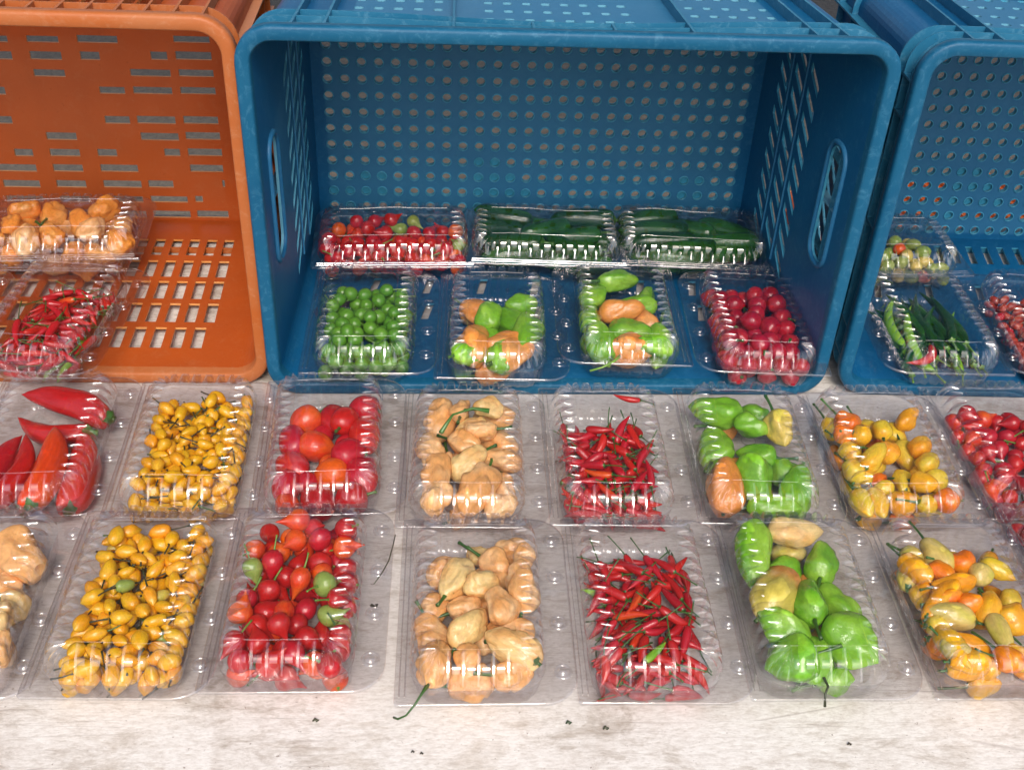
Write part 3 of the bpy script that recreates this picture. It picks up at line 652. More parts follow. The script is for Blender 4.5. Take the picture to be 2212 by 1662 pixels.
def button_mesh():
    mb = MB(); n = 14
    prof = [(0.0072, 0.0), (0.0066, 0.0009), (0.0054, 0.0011), (0.0050, 0.0004), (0.0046, 0.0002), (0.0038, 0.0016), (0.0026, 0.0026), (0.0012, 0.0029), (0.0001, 0.0030)]
    rings_mesh(mb, [[(r_*math.cos(2*math.pi*k/n), r_*math.sin(2*math.pi*k/n), z) for k in range(n)] for r_, z in prof])
    return mb.mesh('latch_button', LIDM, smooth=True)
LIDS = [lid_mesh(v) for v in range(9)]; TRAYS = [tray_mesh(v) for v in range(9)]; BUTTON = button_mesh()

class Punnet: pass
PUN = {}
def punnet(key, x, y, z, yaw, label, phrase, variant, flip=False, tilt=(0, 0)):
    p = Punnet(); p.key = key; p.phrase = phrase
    root = bpy.data.objects.new('plastic_punnet', None); COL.objects.link(root)
    p.yaw = math.radians(yaw) + (math.pi if flip else 0.0)
    root.location = (x, y, z); root.rotation_euler = (tilt[0], tilt[1], p.yaw)
    p.M = Matrix.Translation((x, y, z)) @ Euler((tilt[0], tilt[1], math.radians(yaw))).to_matrix().to_4x4()
    tag(root, label, 'punnet', 'clear plastic punnets of peppers')
    v9 = variant % 3 + 3*(len(PUN) % 3); link('tray', TRAYS[v9], root); link('lid', LIDS[v9], root)
    for by in (-0.066, -0.024, 0.022, 0.064):
        link('latch_button', BUTTON, root, (0.0618, by+rng.uniform(-.002, .002), ZF+0.0010))
    p.root = root; p.sph = []; PUN[key] = p
    return p

# ------------------------------------------------------------------ pepper shapes (unit length along X, unit width)
def interp(prof, t):
    for (t0, r0_), (t1, r1_) in zip(prof, prof[1:]):
        if t <= t1:
            k = (t-t0)/max(1e-9, t1-t0); k = k*k*(3-2*k) if False else k
            return r0_+(r1_-r0_)*k
    return prof[-1][1]
def smooth_prof(prof, n):
    ts = [p[0] for p in prof]; rs = [p[1] for p in prof]; out = []
    for i in range(n+1):
        t = 0.5-0.5*math.cos(math.pi*i/n)
        # catmull-rom on the profile
        j = max(k for k in range(len(ts)-1) if ts[k] <= t+1e-9)
        p1, p2 = rs[j], rs[j+1]; p0 = rs[j-1] if j > 0 else p1; p3 = rs[j+2] if j+2 < len(rs) else p2
        u = (t-ts[j])/(ts[j+1]-ts[j]); u2, u3 = u*u, u*u*u
        r = 0.5*((2*p1)+(-p0+p2)*u+(2*p0-5*p1+4*p2-p3)*u2+(-p0+3*p1-3*p2+p3)*u3)
        out.append((t, max(0.0, r)))
    out[0] = (0, 0.0); out[-1] = (1, 0.0)
    return out
def fruit_mesh(name, prof, nr=14, nt=16, lobes=0, lobe_amp=0.0, wrinkle=0.0, bend=0.0, seed=0, dimple=0.0, wfreq=2.2, crease=0.0):
    rg = random.Random(seed); ph = rg.uniform(0, 6.28); off = Vector((rg.uniform(0, 99), rg.uniform(0, 99), 0))
    P = smooth_prof(prof, nt); V = []; Fq = []
    for i, (t, r) in enumerate(P):
        n = 1 if i in (0, len(P)-1) else nr
        for k in range(n):
            a = 2*math.pi*k/nr + (t*0.5 if lobes else 0)
            rr = r*(1 + lobe_amp*math.cos(lobes*a+ph)*min(1, 2*math.sin(math.pi*min(1, t*1.02))))
            x = t-0.5
            if i == 0: x += dimple
            p = Vector((x, rr*math.cos(a), rr*math.sin(a)))
            if wrinkle and n > 1:
                q = noise.noise(p*wfreq+off)*wrinkle + noise.noise(p*wfreq*2.1+off)*wrinkle*0.24
                rad = Vector((0.35*(t-0.5), p.y, p.z)); p = p + rad*q*2.0
                p.x += noise.noise(p*wfreq*0.8+off*1.7)*wrinkle*0.3
                if crease:
                    cn = noise.noise(Vector((p.x*1.5, p.y*2.6, p.z*2.6))+off*2.3); cf = 1-crease*math.exp(-(cn/0.10)**2)*min(1, 4*t)*min(1, 5*(1-t)+0.2)
                    p.y *= cf; p.z *= cf
            p.z += bend*((t-0.5)**2*4-0.5)*0.5
            V.append(tuple(p))
    idx = lambda i, k: 0 if i == 0 else (1+(i-1)*nr+(k % nr) if i < len(P)-1 else 1+(len(P)-2)*nr)
    for i in range(len(P)-1):
        for k in range(nr):
            q = [idx(i, k), idx(i, k+1), idx(i+1, k+1), idx(i+1, k)]
            u = []
            for e in q:
                if e not in u: u.append(e)
            if len(u) > 2: Fq.append(tuple(reversed(u)))
    mb = MB(); mb.v = V; mb.f = Fq
    return mb
HAB = [(0, 0.10), (0.05, 0.26), (0.16, 0.42), (0.34, 0.49), (0.52, 0.47), (0.70, 0.40), (0.85, 0.27), (0.95, 0.12), (1, 0.0)]
HAB2 = [(0, 0.12), (0.04, 0.24), (0.12, 0.33), (0.30, 0.42), (0.52, 0.50), (0.72, 0.47), (0.88, 0.34), (0.97, 0.16), (1, 0.0)]
ROUND = [(0, 0.10), (0.04, 0.26), (0.15, 0.42), (0.36, 0.50), (0.58, 0.48), (0.76, 0.37), (0.88, 0.22), (0.96, 0.10), (1, 0.0)]
BIQ = [(0, 0.10), (0.04, 0.24), (0.14, 0.42), (0.32, 0.50), (0.48, 0.44), (0.60, 0.30), (0.72, 0.17), (0.86, 0.08), (0.96, 0.035), (1, 0.0)]
BALL = [(0, 0.12), (0.05, 0.27), (0.18, 0.43), (0.42, 0.50), (0.65, 0.47), (0.84, 0.34), (0.95, 0.18), (1, 0.0)]
OVAL = [(0, 0.10), (0.06, 0.26), (0.20, 0.42), (0.40, 0.50), (0.60, 0.46), (0.78, 0.33), (0.92, 0.15), (1, 0.0)]
CHILI = [(0, 0.10), (0.03, 0.30), (0.10, 0.44), (0.25, 0.50), (0.45, 0.48), (0.65, 0.38), (0.82, 0.24), (0.94, 0.11), (1, 0.0)]
BIG = [(0, 0.15), (0.02, 0.32), (0.08, 0.43), (0.25, 0.50), (0.50, 0.48), (0.68, 0.41), (0.82, 0.29), (0.93, 0.14), (1, 0.0)]
JAL = [(0, 0.20), (0.03, 0.38), (0.12, 0.47), (0.35, 0.50), (0.62, 0.49), (0.82, 0.42), (0.94, 0.26), (1, 0.0)]
SHAPES = {}
def reg(kind, n, **kw):
    SHAPES[kind] = []
    for s in range(n):
        k2 = dict(kw); bend = k2.pop('bend', 0)
        if isinstance(bend, tuple): bend = random.Random(s*7+1).uniform(*bend)
        prof = k2.pop('prof'); prof = prof[s % len(prof)] if isinstance(prof[0], list) else prof
        SHAPES[kind].append(fruit_mesh(kind, prof, bend=bend, seed=s*13+5, **k2))
reg('wrinkled', 7, prof=[HAB, HAB2], nr=38, nt=38, lobes=3, lobe_amp=0.08, wrinkle=0.27, dimple=0.06, wfreq=1.5, crease=0.17)
reg('lantern', 6, prof=[HAB, HAB2, HAB], nr=30, nt=26, lobes=4, lobe_amp=0.07, wrinkle=0.20, dimple=0.06, wfreq=1.5, crease=0.12)
reg('aroma', 5, prof=[HAB, OVAL, HAB2], nr=18, nt=18, lobes=3, lobe_amp=0.05, wrinkle=0.13, dimple=0.03, crease=0.06)
reg('round', 4, prof=ROUND, nr=22, nt=20, lobes=3, lobe_amp=0.02, wrinkle=0.03, dimple=0.05)
reg('teardrop', 5, prof=BIQ, nr=16, nt=18, lobes=0, wrinkle=0.03, bend=(-0.1, 0.25), dimple=0.04)
reg('ball', 3, prof=BALL, nr=16, nt=14, wrinkle=0.03, dimple=0.04)
reg('oval', 7, prof=[OVAL, BALL, OVAL], nr=12, nt=12, wrinkle=0.12, bend=(-0.1, 0.1), dimple=0.03)
SHAPES['bead'] = SHAPES['oval']
reg('chili', 6, prof=CHILI, nr=9, nt=13, wrinkle=0.03, bend=(-0.9, 0.9))
reg('bigred', 4, prof=BIG, nr=22, nt=30, lobes=2, lobe_amp=0.03, wrinkle=0.10, bend=(0.3, 1.3), wfreq=2.4)
reg('jalapeno', 3, prof=JAL, nr=18, nt=22, lobes=2, lobe_amp=0.02, wrinkle=0.05, bend=(-0.25, 0.35))
reg('longchili', 4, prof=CHILI, nr=12, nt=22, wrinkle=0.05, bend=(-2.2, 2.2))
MCACHE = {}
def fruit(kind, s, col):
    k = (kind, s, col)
    if k not in MCACHE: MCACHE[k] = SHAPES[kind][s].mesh(kind+'_pepper', PM[col], smooth=True)
    return MCACHE[k]
def stem_mesh(length, rad, cal, seed, col, droop=0.5, curl=None):
    """calyx at the origin, stalk along -X; metres"""
    k = ('stem', round(length, 4), round(rad, 5), round(cal, 4), seed, col)
    if k in MCACHE: return MCACHE[k]
    rg = random.Random(seed); mb = MB(); pts = []; d = Vector((-1, 0, 0)); p = Vector((0.001, 0, 0)); ax = Vector((0, rg.uniform(-1, 1), rg.uniform(-1, 1)))
    ns = 6; cu = (rg.uniform(0.1, 0.9) if curl is None else curl)*droop
    for i in range(ns+1):
        pts.append(p.copy()); p = p + d*(length/ns); d = (d + ax*cu/ns*1.2).normalized()
    mb.tube(pts, [rad*1.5, rad*1.15, rad, rad*0.9, rad*0.95, rad*1.05, rad*1.35], 6)
    if cal > 0:                                      # calyx: a small star-edged cap hugging the shoulder
        nk = 10; R = [(0.15, -0.12), (0.6, 0.0), (1.0, 0.35)]; rs = []
        for q, (r_, x_) in enumerate(R):
            rs.append([(x_*cal*(1+0.5*(k % 2)*(q == 2)), cal*r_*(1+(0.22 if k % 2 else -0.12)*(q == 2))*math.cos(2*math.pi*k/nk), cal*r_*(1+(0.22 if k % 2 else -0.12)*(q == 2))*math.sin(2*math.pi*k/nk)) for k in range(nk)])
        rings_mesh(mb, rs)
    MCACHE[k] = mb.mesh('stem', PM[col], smooth=True); return MCACHE[k]

# ------------------------------------------------------------------ settling: each pepper is a few spheres, dropped until it touches
def proxies(kind, L, Wd):
    if kind in ('ball', 'round'): return [(0, Wd/2*0.95)]
    if kind == 'teardrop': return [(-0.16*L, Wd/2*0.92), (0.25*L, Wd*0.12), (0.46*L, Wd*0.03)]
    if kind in ('oval', 'bead', 'aroma', 'lantern', 'wrinkled'): return [(-0.20*L, Wd/2*0.80), (0.02*L, Wd/2*0.92), (0.26*L, Wd/2*0.66), (0.42*L, Wd/2*0.30), (-0.40*L, Wd/2*0.45)]
    if kind == 'chili': return [(-0.34*L, Wd*0.45), (-0.1*L, Wd*0.47), (0.12*L, Wd*0.38), (0.34*L, Wd*0.2), (0.47*L, Wd*0.05), (-0.47*L, Wd*0.2)]
    return [(-0.38*L, Wd*0.42), (-0.2*L, Wd*0.48), (0.0, Wd*0.45), (0.2*L, Wd*0.33), (0.38*L, Wd*0.16)] if kind != 'jalapeno' else [(-0.36*L, Wd*0.42), (-0.12*L, Wd*0.48), (0.12*L, Wd*0.48), (0.36*L, Wd*0.38)]
def inner_half(z):
    if z < ZF: k = max(0, z)/ZF; return 0.0420+0.0075*k, 0.0750+0.0075*k
    k = min(1, (z-ZF)/(ZT-ZF)); return 0.0495-0.0045*k, 0.0825-0.0045*k
def drop(P, kind, x, y, yaw, pitch, L, Wd, squish=0.90):
    """x, y, L, Wd in metres. returns z of the centre (or None), clamped x, y"""
    cyw, syw, cpt, spt = math.cos(yaw), math.sin(yaw), math.cos(pitch), math.sin(pitch)
    loc = [(a*cpt*cyw, a*cpt*syw, a*spt, r) for a, r in proxies(kind, L, Wd)]
    E = P.arr if P.sph else None
    for _ in range(3):
        z = max(r-dz for _, _, dz, r in loc) + 0.0012
        if P.sph:
            E = np.array(P.sph)
            for dx, dy, dz, r in loc:
                dd = (E[:, 0]-x-dx)**2 + (E[:, 1]-y-dy)**2; R = (E[:, 3]+r)*squish; m = R*R > dd
                if m.any(): z = max(z, float((E[m, 2]+np.sqrt(R[m]**2-dd[m])).max())-dz)
        hx, hy = inner_half(z); mx = my = 0.0
        for dx, dy, dz, r in loc:
            h1, h2 = inner_half(z+dz)
            if x+dx+r > h1: mx = min(mx, h1-(x+dx+r))
            if x+dx-r < -h1: mx = max(mx, -h1-(x+dx-r))
            if y+dy+r > h2: my = min(my, h2-(y+dy+r))
            if y+dy-r < -h2: my = max(my, -h2-(y+dy-r))
        if abs(mx) < 1e-4 and abs(my) < 1e-4: break
        x += mx; y += my
    top = max(z+dz+r for _, _, dz, r in loc)
    return z, x, y, top, loc
Punnet.arr = None
COUNT = {}
NOUN = {'wrinkled': 'wrinkled_pepper', 'lantern': 'lantern_pepper', 'aroma': 'small_lantern_pepper', 'round': 'round_pepper', 'teardrop': 'teardrop_pepper', 'ball': 'ball_pepper', 'oval': 'small_oval_pepper', 'bead': 'tiny_pepper', 'chili': 'thin_chili', 'bigred': 'long_pepper', 'jalapeno': 'jalapeno_pepper', 'longchili': 'long_chili'}
CNAME = {'red': 'red', 'scarlet': 'orange-red', 'crimson': 'crimson', 'magenta': 'dark pink-red', 'orange': 'orange', 'orange2': 'deep orange', 'amber': 'amber', 'yellow': 'yellow', 'lemon': 'pale yellow', 'golden': 'golden yellow', 'peach': 'peach-coloured', 'peach2': 'light orange', 'cream': 'pale cream', 'tan': 'orange-tan', 'tangreen': 'green and orange', 'green': 'bright green', 'ball': 'green', 'dark': 'dark green', 'olive': 'unripe green', 'brick': 'brick red'}
STEMS = {'bead': (0.008, 0.0005, 0.0016, 'stem_dark'), 'wrinkled': (0.016, 0.0014, 0.0052, 'stem'), 'lantern': (0.022, 0.0014, 0.0052, 'stem'), 'aroma': (0.022, 0.0010, 0.0036, 'stem'), 'round': (0.010, 0.0014, 0.0048, 'stem'), 'teardrop': (0.013, 0.0007, 0.0024, 'stem_light'), 'ball': (0.016, 0.0006, 0.0024, 'stem_light'),
         'oval': (0.017, 0.00065, 0.0021, 'stem_dark'), 'chili': (0.023, 0.00055, 0.0020, 'stem'), 'bigred': (0.008, 0.0028, 0.0075, 'stem'), 'jalapeno': (0.012, 0.0018, 0.0065, 'stem'), 'longchili': (0.018, 0.0010, 0.0035, 'stem_light')}
def put(P, kind, x, y, z, yaw, pitch, L, Wd, col, stem=True, roll=None, stemlen=None):
    s = rng.randrange(len(SHAPES[kind])); o = bpy.data.objects.new(NOUN[kind], fruit(kind, s, col)); COL.objects.link(o)
    roll = rng.uniform(0, 6.28) if roll is None else roll
    if kind in ('chili', 'longchili', 'bigred', 'jalapeno'): roll = rng.choice((-1, 1))*math.pi/2 + rng.uniform(-0.4, 0.4)
    R = Matrix.Rotation(yaw, 4, 'Z') @ Matrix.Rotation(-pitch, 4, 'Y') @ Matrix.Rotation(roll, 4, 'X')
    Mw = P.M @ Matrix.Translation((x, y, z)) @ R @ Matrix.Diagonal((L, Wd, Wd, 1))
    o.matrix_world = Mw
    if stem:
        ln, rd, cal, mt = STEMS[kind]; ln = ln if stemlen is None else stemlen
        for _ in range(4):
            tipx = x - (L*0.5+ln*0.85)*math.cos(yaw); tipy = y - (L*0.5+ln*0.85)*math.sin(yaw); h1, h2 = inner_half(z)
            if abs(tipx) < h1+0.001 and abs(tipy) < h2+0.001: break
            ln *= 0.62
        stemlen = max(ln, 0.003)
        if kind in ('wrinkled', 'lantern'): cal = min(0.0065, Wd*0.20)
        sm = stem_mesh(ln if stemlen is None else stemlen, rd, cal, rng.randrange(5), mt if rng.random() < 0.8 else 'stem')
        so = link('stem', sm, o)
        sx = fr = fruit_x0(kind, s)
        so.location = (sx, 0, fruit_z0(kind, s)); so.scale = (1/L, 1/Wd, 1/Wd)
    COUNT[NOUN[kind]] = COUNT.get(NOUN[kind], 0)+1
    return o
def fruit_x0(kind, s): return SHAPES[kind][s].v[0][0] - (0.02 if kind not in ('chili', 'oval') else 0.0)
def fruit_z0(kind, s): return SHAPES[kind][s].v[0][2]
def where(x, y):
    r = 'back' if y > 0.045 else ('far-middle' if y > 0.003 else ('near-middle' if y > -0.040 else 'front'))
    c = 'left' if x < -0.017 else ('right' if x > 0.017 else 'centre')
    return f'{r} {c}'
def settle_listed(P, kind, items, stem_p=0.6, grow=1.12):
    labs = {}
    for (xm, ym, ang, Lm, Wm, col) in items:
        ym = ym+6 if kind != 'bigred' else ym
        L, Wd = Lm/1000*grow, Wm/1000*grow; best = None
        for k in range(8):
            jx, jy = rng.uniform(-.0025, .0025), rng.uniform(-.0025, .0025); pit = rng.uniform(-0.30, 0.30) if kind != 'bigred' else rng.uniform(-.06, .06)
            r = drop(P, kind, xm/1000+jx, ym/1000+jy, math.radians(ang), pit, L, Wd, 0.86)
            over = max(0, r[3]-(ZT-0.001)); cost = r[0] + over*6 + math.hypot(r[1]-xm/1000, r[2]-ym/1000)*1.2
            if best is None or cost < best[0]: best = (cost, r, pit)
        _, (z, x, y, top, loc), pit = best
        z -= max(0, top-(ZT-0.0008))
        P.sph += [(x+a, y+b, z+c, r) for a, b, c, r in loc]
        o = put(P, kind, x, y, z, math.radians(ang), pit, L, Wd, col, rng.random() < stem_p)
        noun = NOUN[kind].replace('_', ' ').replace('small ', '')
        base = f'{CNAME[col]} {noun} at {where(x, y)} of {P.phrase}'
        labs.setdefault(base, []).append((Lm*Wm, o))
    words_ = {4: ('biggest', 'second biggest', 'third biggest', 'smallest'), 2: ('bigger', 'smaller'), 3: ('biggest', 'middle-sized', 'smallest')}
    for b, lst in labs.items():
        lst.sort(key=lambda q: -q[0])
        for i, (_, o) in enumerate(lst):
            if len(lst) == 1: lab = b
            elif len(lst) in words_: lab = words_[len(lst)][i] + ' ' + b
            else: lab = b
            tag(o, lab, 'pepper', f'peppers in {P.phrase}')
def fill_random(P, kind, n, colours, Lr, Wr, region, stem_p, tries=12, label=None, maxtop=None, pitch=0.45, squish=0.9, yawr=None, stemlen=None, seedv=0):
    x0_, x1_, y0_, y1_ = region; got = 0; maxtop = maxtop or ZT-0.001
    for i in range(n):
        L, Wd = rng.uniform(*Lr)/1000, rng.uniform(*Wr)/1000; best = None
        for k in range(tries):
            yaw = rng.uniform(0, 2*math.pi) if yawr is None else rng.gauss(*yawr)
            pit = rng.uniform(-pitch, pitch)
            r = drop(P, kind, rng.uniform(x0_, x1_), rng.uniform(y0_, y1_), yaw, pit, L, Wd, squish)
            c = r[0] + (10 if r[3] > maxtop else 0) + rng.uniform(0, 0.004)
            if kind in ('chili', 'longchili'):
                tx, ty = r[1]-(L*0.5+0.018)*math.cos(yaw), r[2]-(L*0.5+0.018)*math.sin(yaw); h1, h2 = inner_half(r[0])
                c += 0.5*max(0, abs(tx)-h1) + 0.5*max(0, abs(ty)-h2)
            if best is None or c < best[0]: best = (c, r, yaw, pit)
        c, (z, x, y, top, loc), yaw, pit = best
        if c > 9: continue
        P.sph += [(x+a, y+b, z+cc, r) for a, b, cc, r in loc]
        col = rng.choices([c_[0] for c_ in colours], [c_[1] for c_ in colours])[0]
        o = put(P, kind, x, y, z, yaw, pit, L, Wd, col, rng.random() < stem_p, stemlen=stemlen)
        noun = NOUN[kind].replace('_', ' ')
        tag(o, f'{CNAME[col]} {noun}{" with stalk" if o.children else ""} at {where(x, y)} of {P.phrase}'.replace('small ', ''), 'pepper', f'peppers in {P.phrase}'); got += 1
    return got

# ------------------------------------------------------------------ the punnets, where they stand
TZ = 0.0006; CZ0 = 0.0115
#            key    x       y       z    yaw  flip label / phrase
punnet('R2a', -0.1880, -0.279, TZ, 0.0, 'clear punnet of big light orange peppers, cut off, left of the front-row yellow punnet', 'the cut-off front-row punnet', 0)
punnet('R2b', -0.0624, -0.279, TZ+.0012, -0.9, 'clear punnet of small golden yellow peppers with two green ones in the front row', 'the front golden punnet', 1)
punnet('R2c', 0.0590, -0.275, TZ, -0.8, 'clear punnet of shiny red teardrop peppers with a few green ones in the front row', 'the front teardrop punnet', 0)
punnet('R2d', 0.1986, -0.287, TZ+.0012, -0.3, 'clear punnet of wrinkled peach peppers in the front row, a stem poking out', 'the front-row peach punnet', 1)
punnet('R2e', 0.3300, -0.287, TZ, -0.3, 'clear punnet of thin red chilies in the front row between peach and green punnets', 'the front-row thin chili punnet', 1)
punnet('R2f', 0.4565, -0.286, TZ+.0012, -0.9, 'clear punnet of big green peppers with one large yellow-orange one, front row', 'the front-row green punnet', 1)
punnet('R2g', 0.5900, -0.287, TZ, 0.0, 'clear punnet of orange and pale yellow lantern peppers in the front row', 'the front orange-and-yellow punnet', 2)
punnet('R2h', 0.7080, -0.270, TZ, -1.0, 'clear punnet of red peppers at the right end of the front row, cut off', 'the cut-off front red punnet', 2)
punnet('R1z', -0.3170, -0.104, TZ, 1.0, 'clear punnet cut off by the photo edge, left of the long red peppers', 'the second-row cut-off punnet', 1)
punnet('R1a', -0.1814, -0.1015, TZ, 1.1, 'clear punnet holding seven long thick red peppers in the second row', 'the long red pepper punnet', 0)
punnet('R1b', -0.0521, -0.1045, TZ, 1.1, 'clear punnet of small golden yellow peppers just in front of the orange crate', 'the second-row golden punnet', 1)
punnet('R1c', 0.0660, -0.0990, TZ, 2.0, 'clear punnet of fat round red peppers in the second row', 'the second-row round red punnet', 1)
punnet('R1d', 0.1935, -0.1130, TZ, -1.2, 'clear punnet of wrinkled peach peppers in the second row with tangled green stems', 'the second-row peach punnet', 1)
punnet('R1e', 0.3219, -0.1134, TZ, -0.5, 'clear punnet of thin red chilies in the second row, one chili alone at the back', 'the second-row thin chili punnet', 2)
punnet('R1f', 0.4511, -0.1117, TZ, -2.0, 'clear punnet of green lantern peppers with two orange-tan ones in the second row', 'the second-row green punnet', 2)
punnet('R1g', 0.5779, -0.1130, TZ, 0.0, 'clear punnet of yellow and orange lantern peppers in the second row', 'the second-row yellow-orange punnet', 1)
punnet('R1h', 0.7020, -0.1040, TZ, 1.0, 'clear punnet of small red peppers with a pale green one, right end of second row', 'the second-row small red punnet', 1)
punnet('B1', 0.0930, 0.0800, CZ0, -0.5, 'clear punnet of round green ball peppers inside the middle blue crate', 'the crated green punnet', 1)
punnet('B2', 0.2250, 0.0730, CZ0, -2.0, 'clear punnet of five green and five orange-tan peppers inside the middle blue crate', 'the crated green-orange punnet', 1)
punnet('B3', 0.3590, 0.0880, CZ0+.0010, -1.7, 'clear overfull punnet of mostly green peppers inside the middle blue crate', 'the crated overfull punnet', 2, flip=True)
punnet('B4', 0.4960, 0.0770, CZ0, -1.9, 'clear punnet of dark pink-red peppers in the right corner of the blue crate', 'the crated pink-red punnet', 0, flip=True)
punnet('B5', 0.1140, 0.2230, CZ0+.008, 91.9, 'clear punnet of mixed red and orange peppers at the back of the blue crate', 'the crate-back mixed red punnet', 1)
punnet('B6', 0.2850, 0.2280, CZ0+.008, 88.5, 'clear punnet of glossy green jalapenos at the middle of the crate back', 'the crate-back middle punnet', 0)
punnet('B7', 0.4520, 0.2280, CZ0+.008, 87.5, 'clear punnet of very dark green jalapenos at the right of the crate back', 'the crate-back dark punnet', 0)
punnet('C1', 0.6700, 0.2220, CZ0+.006, 92.0, 'clear punnet of yellow-green round peppers at the back of the cut-off blue crate', 'the yellow-green punnet', 1)
punnet('C2', 0.6840, 0.0800, CZ0, -2.0, 'clear punnet of long curved green chilies with a red one in the cut-off crate', 'the long green chili punnet', 0, flip=True)
punnet('C3', 0.8130, 0.0800, CZ0, -2.0, 'clear punnet of tiny brick red peppers in the cut-off blue crate', 'the tiny brick red punnet', 1, flip=True)
punnet('O1', -0.2480, 0.2150, CZ0+.0165, 93.0, 'clear punnet of wrinkled light orange peppers leaning high at the orange crate back', 'the orange-crate raised punnet', 1, tilt=(0.0, 0.0))
punnet('O3', -0.2650, 0.2230, CZ0-0.004, 91.0, 'clear punnet lying under the raised light orange one in the orange crate', 'the bottom punnet, orange crate', 0)
punnet('O2', -0.2160, 0.0700, CZ0+.006, -7.5, 'clear punnet of thin red chilies in the orange crate', 'the orange-crate chili punnet', 0)
punnet('O4', -0.3500, 0.0700, CZ0, 0.0, 'clear punnet left of the thin chilies in the orange crate, nearly out of view', 'the orange-crate hidden punnet', 2)

FULL = (-0.044, 0.044, -0.078, 0.078)
def base_fill(key, kind, n, colours, Lr, Wr, top=0.030, region=FULL, **k):
    fill_random(PUN[key], kind, n, colours, Lr, Wr, region, 0.2, tries=6, maxtop=top, **k)
for k_, v_ in (('orange2', 'peach'), ('peach2', 'peach')): LISTED['R2a'] = [tuple(v_ if e == k_ else e for e in q) for q in LISTED['R2a']]
LISTED['R1g'] = [tuple('yellow' if (e == 'orange2' and i % 3 == 0) or (e == 'amber' and i % 2) else e for e in q) for i, q in enumerate(LISTED['R1g'])]
# large fruits, laid as they lie in the photograph, over a hidden bottom layer
for (xm, ym, zm, ang, L_, W_p, col, pit, lab) in (
        (-6, 30, 15, 163, 72, 21, 'red', 0.0, 'narrow red long pepper lying crosswise under the curved one at the punnet back'),
        (-36, -28, 15, 84, 100, 25, 'crimson', 0.0, 'dark red long pepper at the outer left of the long red pepper punnet'),
        (-17, -36, 25, 84, 90, 22, 'red', 0.04, 'slim red long pepper left of the orange-red one, its stalk end at the punnet front'),
        (2, -20, 13, 94, 92, 22, 'crimson', 0.0, 'dark red long pepper underneath the orange-red one'),
        (34, -24, 17, 98, 104, 30, 'red', 0.0, 'thick red long pepper along the right wall of its punnet'),
        (11, -32, 30, 92, 98, 27, 'scarlet', 0.05, 'orange-red long pepper on top in the middle, pointed tip to the back'),
        (8, 50, 28, 160, 92, 27, 'red', 0.03, 'big curved red long pepper lying across the back of its punnet')):
    tag(put(PUN['R1a'], 'bigred', xm/1000, ym/1000, zm/1000, math.radians(ang), pit, L_/1000, W_p/1000, col, True), lab, 'pepper', 'long red peppers in one punnet')
settle_listed(PUN['R1c'], 'round', LISTED['R1c'], stem_p=0.75)
for key, kind in (('R1d', 'wrinkled'), ('R2d', 'wrinkled'), ('R1f', 'lantern'), ('R2f', 'lantern'), ('B2', 'lantern'), ('B3', 'lantern'), ('R1g', 'aroma'), ('R2g', 'aroma'), ('R2a', 'wrinkled')):
    settle_listed(PUN[key], kind, LISTED[key], stem_p=0.9 if kind != 'wrinkled' else 0.7, grow=1.22 if kind == 'aroma' or key[0] == 'B' else 1.13)
fill_random(PUN['R1g'], 'aroma', 10, [('amber', 3), ('orange2', 1), ('yellow', 3)], (24, 30), (18, 22), (-0.044, 0.042, -0.076, 0.05), 0.6, tries=14)
fill_random(PUN['R2g'], 'aroma', 12, [('amber', 3), ('orange2', 1), ('yellow', 2)], (24, 32), (15, 20), (-0.044, 0.044, -0.076, 0.05), 0.6, tries=14)
fill_random(PUN['B2'], 'lantern', 2, [('green', 1)], (36, 42), (26, 30), (-0.02, 0.04, -0.02, 0.05), 0.8, tries=14)
fill_random(PUN['R1d'], 'wrinkled', 5, [('peach', 4), ('cream', 1)], (30, 36), (22, 26), (-0.022, 0.022, 0.0, 0.055), 0.6, tries=16)
# small fruits
gold = [('golden', 30), ('amber', 5), ('lemon', 1), ('olive', 0.5)]
fill_random(PUN['R2b'], 'oval', 152, gold, (15, 21), (9.5, 13), (-0.046, 0.046, -0.079, 0.079), 0.85, tries=9, squish=0.82)
fill_random(PUN['R1b'], 'oval', 148, gold, (14, 19.5), (9, 12.3), (-0.046, 0.046, -0.079, 0.079), 0.85, tries=9, squish=0.82)
bq = [('red', 14), ('crimson', 3), ('scarlet', 8), ('orange', 1), ('olive', 0.8)]
fill_random(PUN['R2c'], 'teardrop', 70, bq, (24, 31), (16, 20.5), FULL, 0.45, tries=10, pitch=0.8)
fill_random(PUN['R1h'], 'teardrop', 46, [('red', 8), ('crimson', 6), ('scarlet', 4), ('olive', 1)], (21, 28), (15, 20), (-0.046, 0.046, -0.079, 0.060), 0.5, tries=10, squish=0.84)
fill_random(PUN['R2h'], 'teardrop', 46, [('red', 8), ('crimson', 6), ('scarlet', 3)], (24, 30), (16, 21), FULL, 0.5, tries=8)
ch = [('red', 8), ('crimson', 7), ('scarlet', 0.8), ('green', 0.5)]
def chili_heap(key, n, region):
    fill_random(PUN[key], 'chili', n//2, ch, (25, 36), (6.2, 8.4), region, 0.9, tries=7, pitch=0.3, squish=0.80)
    x0_, x1_, y0_, y1_ = region
    fill_random(PUN[key], 'chili', n-n//2, ch, (25, 36), (6.2, 8.4), (x0_*0.85, x1_*0.85, y0_, y1_-0.01), 0.9, tries=7, pitch=0.5, squish=0.78)
chili_heap('R1e', 104, (-0.044, 0.042, -0.078, 0.048))
p = PUN['R1e']; o = put(p, 'chili', 0.022, 0.062, 0.040, math.radians(165), 0.05, 0.027, 0.006, 'red'); tag(o, 'single red chili lying apart at the back of the second-row thin chili punnet', 'pepper', 'peppers in the second-row thin chili punnet')
chili_heap('R2e', 106, (-0.044, 0.042, -0.078, 0.060))
